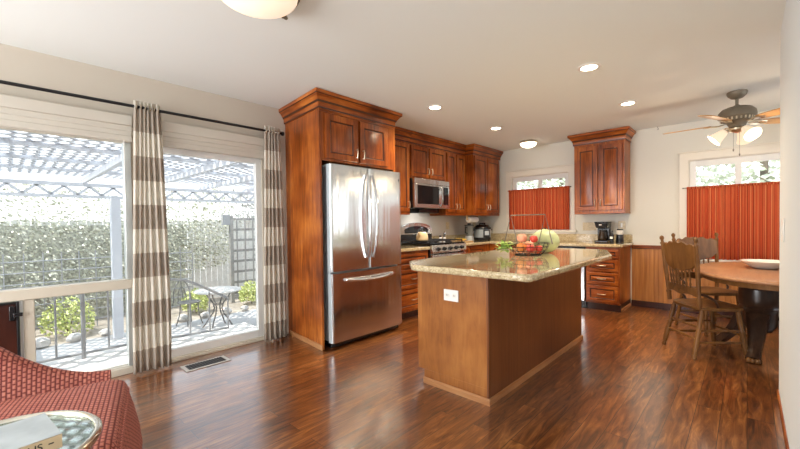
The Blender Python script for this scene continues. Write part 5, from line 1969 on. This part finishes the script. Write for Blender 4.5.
tl = thing('garden_trellis', 'grey wooden trellis gate standing in front of the pale fence', 'trellis', (-9.6, 4.6, ZP))
b = MB()
for yy in (3.98, 5.9):
    b.box(-9.64, -9.56, yy - 0.04, yy + 0.04, ZP, 1.45)
b.build('post', 'fence_grey', tl)
b = MB()
for k in range(8):
    z = -0.55 + k * 0.27
    b.box(-9.62, -9.59, 4.02, 5.86, z, z + 0.06)
for k in range(9):
    y = 4.1 + k * 0.21
    b.box(-9.588, -9.57, y, y + 0.03, -0.6, 1.40)
b.build('slats', 'fence_grey', tl, smooth=0)
MB().box(-9.66, -9.54, 3.76, 3.93, 1.22, 1.48).build('post_cap', 'rail_metal', tl)

wf = thing('wire_fence', 'low grey wire fence in front of the hedge behind the left window', 'fence', (-9.4, -2, ZP))
b = MB()
for k in range(7):
    z = -0.6 + 0.2 * k
    b.tube([(-9.42, -6, z), (-9.42, 3.0, z)], 0.010, 5)
y = -6.0
while y < 3.01:
    b.tube([(-9.42, y, ZP), (-9.42, y, 0.75)], 0.010, 5)
    y += 0.25
b.build('wire_grid', 'rail_metal', wf)


def leaves(name, mat, n, sampler, size, seedv, par=None, core=None):
    rnd = random.Random(seedv)
    b = MB()
    for _ in range(n):
        c = Vector(sampler(rnd))
        d = Vector((rnd.gauss(0, 1), rnd.gauss(0, 1), rnd.gauss(0, 0.8))).normalized()
        a = d.cross(Vector((0.3, 0.5, 0.8))).normalized()
        s = size * rnd.uniform(0.6, 1.4)
        u, v = a * s, d.cross(a) * s * 0.6
        b.v += [tuple(c - u), tuple(c + v + d * s * 0.15), tuple(c + u), tuple(c - v + d * s * 0.15)]
        o = len(b.v) - 4
        b.f.append((o, o + 1, o + 2, o + 3))
        b.m.append(0)
    return b.build(name, mat, par, smooth=0) if core is None else core(b).build(name, mat, par, smooth=0)


def hedge_s(r):
    y = r.uniform(-8, 4.2)
    top = 1.95 + 0.12 * math.sin(y * 2.1) + 0.08 * math.sin(y * 5.3)
    if y > 2.6:
        top += 0.1
        lo = -0.1 + (y - 2.6) * 0.2
    else:
        lo = ZP + 0.35
    z = lo + (top - lo) * r.random() ** 0.95
    return (min(-9.95, max(-10.55, -10.25 + 0.17 * r.gauss(0, 1))), y, z)


tag(leaves('hedge', ['hedge_leaf', 'hedge_core'], 30000, hedge_s, 0.032, 1, None, lambda b: b.box(-10.5, -10.30, -8, 3.1, ZP, 1.25, 1)), 'tall loose green hedge along the back of the garden', 'hedge', kind='stuff')


def ivy_s(r):
    y = r.uniform(4.32, 11)
    top = 2.15 + 0.15 * math.sin(y * 2.0)
    lo = 1.25 + 0.15 * math.sin(y * 3.1)
    if r.random() < 0.25:
        lo = 0.0
    return (min(-10.2, max(-10.56, -10.4 + 0.07 * r.gauss(0, 1))), y, r.uniform(lo, top))


tag(leaves('ivy', 'ivy_leaf', 7000, ivy_s, 0.04, 2), 'pale ivy hanging over the fence behind the trellis', 'ivy', kind='stuff')
sh_spots = ((-8.98, 0.78, 0.38, 'bushy yellow green shrub behind the railing, left window'), (-8.98, -0.10, 0.40, 'green shrub at the left edge of the window beside the yellow shrub'), (-9.1, 2.95, 0.28, 'small shrub behind the round patio table, left of it'), (-9.1, 4.25, 0.30, 'yellow green shrub behind the round patio table under the trellis'))
for i, (x, y, r_, lab) in enumerate(sh_spots):
    t = thing('garden_shrub', lab, 'shrub', (x, y, ZP), group='shrubs in the planting bed')

    def ss(r, x=x, y=y, r_=r_):
        a, q = r.uniform(0, 2 * PI), r_ * r.random() ** 0.5
        return (x + q * math.cos(a), y + q * math.sin(a), ZP + 0.08 + r_ * 1.7 * r.random() * (1 - 0.5 * (q / r_) ** 2))
    leaves('foliage', 'shrub_leaf', 900, ss, 0.030, 20 + i, t)
    st2 = MB()
    for k in range(4):
        st2.tube([(x, y, ZP - 0.02), (x + 0.2 * r_ * math.cos(k * 1.7), y + 0.2 * r_ * math.sin(k * 1.7), ZP + r_)], 0.008, 5)
    st2.build('stem', 'dark_bark', t)
rk = random.Random(9)
rock_names = 'first second third fourth fifth sixth seventh eighth ninth tenth eleventh twelfth'.split()
for k in range(12):
    y = -0.45 + k * 0.42
    s = rk.uniform(0.09, 0.13)
    b = MB()
    rings = []
    for q in range(7):
        a = -PI / 2 + PI * q / 6
        rings.append([(s * max(0.03, math.cos(a)) * (1 + 0.22 * rk.uniform(-1, 1)) * math.cos(th), s * max(0.03, math.cos(a)) * (1 + 0.22 * rk.uniform(-1, 1)) * math.sin(th), s * 0.7 + s * 0.7 * math.sin(a)) for th in [2 * PI * j / 9 for j in range(9)]])
    b.loft(rings)
    b.xf(Matrix.Translation((-8.42 + rk.uniform(-0.03, 0.03), y, ZP - 0.01)))
    tag(b.build('border_rock', 'rock', smooth=0), 'grey rock edging the planting bed outside, %s from the left' % rock_names[k], 'rock', 'rocks edging the planting bed')

# bistro table and chair on the patio
bt = thing('patio_table', 'round mosaic patio table with scrolled metal legs outside the glass door', 'patio table', (-7.42, 2.80, ZP))
MB().lathe([(0.0, 0.70), (0.40, 0.70), (0.415, 0.71), (0.415, 0.722), (0.40, 0.73), (0.0, 0.73)], seg=40, cap0=False, cap1=False).build('table_top', 'mosaic', bt, local=True)
for k in range(4):
    a = R(45 + 90 * k)
    ca, sa = math.cos(a), math.sin(a)
    MB().tube([(r * ca, r * sa, z) for r, z in ((0.24, 0.70), (0.20, 0.60), (0.10, 0.48), (0.07, 0.38), (0.10, 0.28), (0.20, 0.14), (0.25, 0.06), (0.30, 0.0))], 0.013, 8).build('leg', 'patio_metal', bt, local=True)
MB().tube([(0.09 * math.cos(2 * PI * k / 16), 0.09 * math.sin(2 * PI * k / 16), 0.45) for k in range(17)], 0.010, 6, cap=False).build('ring_stretcher', 'patio_metal', bt, local=True)
pch = thing('patio_chair', 'scrolled metal patio chair behind the round mosaic table', 'patio chair', (-8.08, 2.50, ZP), R(-70))
MB().lathe([(0.0, 0.44), (0.20, 0.44), (0.205, 0.45), (0.20, 0.46), (0.0, 0.46)], seg=28, cap0=False, cap1=False).build('seat', 'patio_metal', pch, local=True)
for k in range(4):
    a = R(45 + 90 * k)
    MB().tube([(0.15 * math.cos(a), 0.15 * math.sin(a), 0.44), (0.17 * math.cos(a), 0.17 * math.sin(a), 0.2), (0.23 * math.cos(a), 0.23 * math.sin(a), 0.0)], 0.011, 8).build('leg', 'patio_metal', pch, local=True)
b = MB()
b.tube([(0.19 * math.cos(a), -0.19 - 0.04 * math.sin(a), 0.45 + 0.42 * math.sin(a)) for a in [PI * k / 12 for k in range(13)]], 0.011, 8)
b.tube([(0.09 * math.cos(a), -0.19 - 0.03 * math.sin(a), 0.45 + 0.28 * math.sin(a)) for a in [PI * k / 12 for k in range(13)]], 0.008, 8)
b.tube([(0, -0.17, 0.45), (0, -0.23, 0.87)], 0.008, 8)
b.build('backrest', 'patio_metal', pch, local=True)


# trees seen through the back windows
def tree(x, y, r, h, lab, n, seedv):
    t = thing('garden_tree', lab, 'tree', (x, y, ZP), group='trees outside the back windows')

    def s(rn):
        while True:
            a = Vector((rn.uniform(-1, 1), rn.uniform(-1, 1), rn.uniform(-1, 1)))
            if a.length < 1:
                break
        return (x + a.x * r, y + a.y * r, h + a.z * r * 1.2)
    leaves('crown', 'tree_leaf', n, s, 0.06, seedv, t)
    b = MB().tube([(x, y, ZP), (x + 0.05, y, h * 0.5), (x, y + 0.1, h)], [0.12, 0.09, 0.05], 8)
    b.build('trunk', 'dark_bark', t)


tree(-3.6, 10.0, 1.6, 2.4, 'pale leafy tree outside the kitchen window', 5000, 41)
tree(0.2, 9.2, 1.7, 2.4, 'pale leafy tree outside the dining window', 5000, 42)
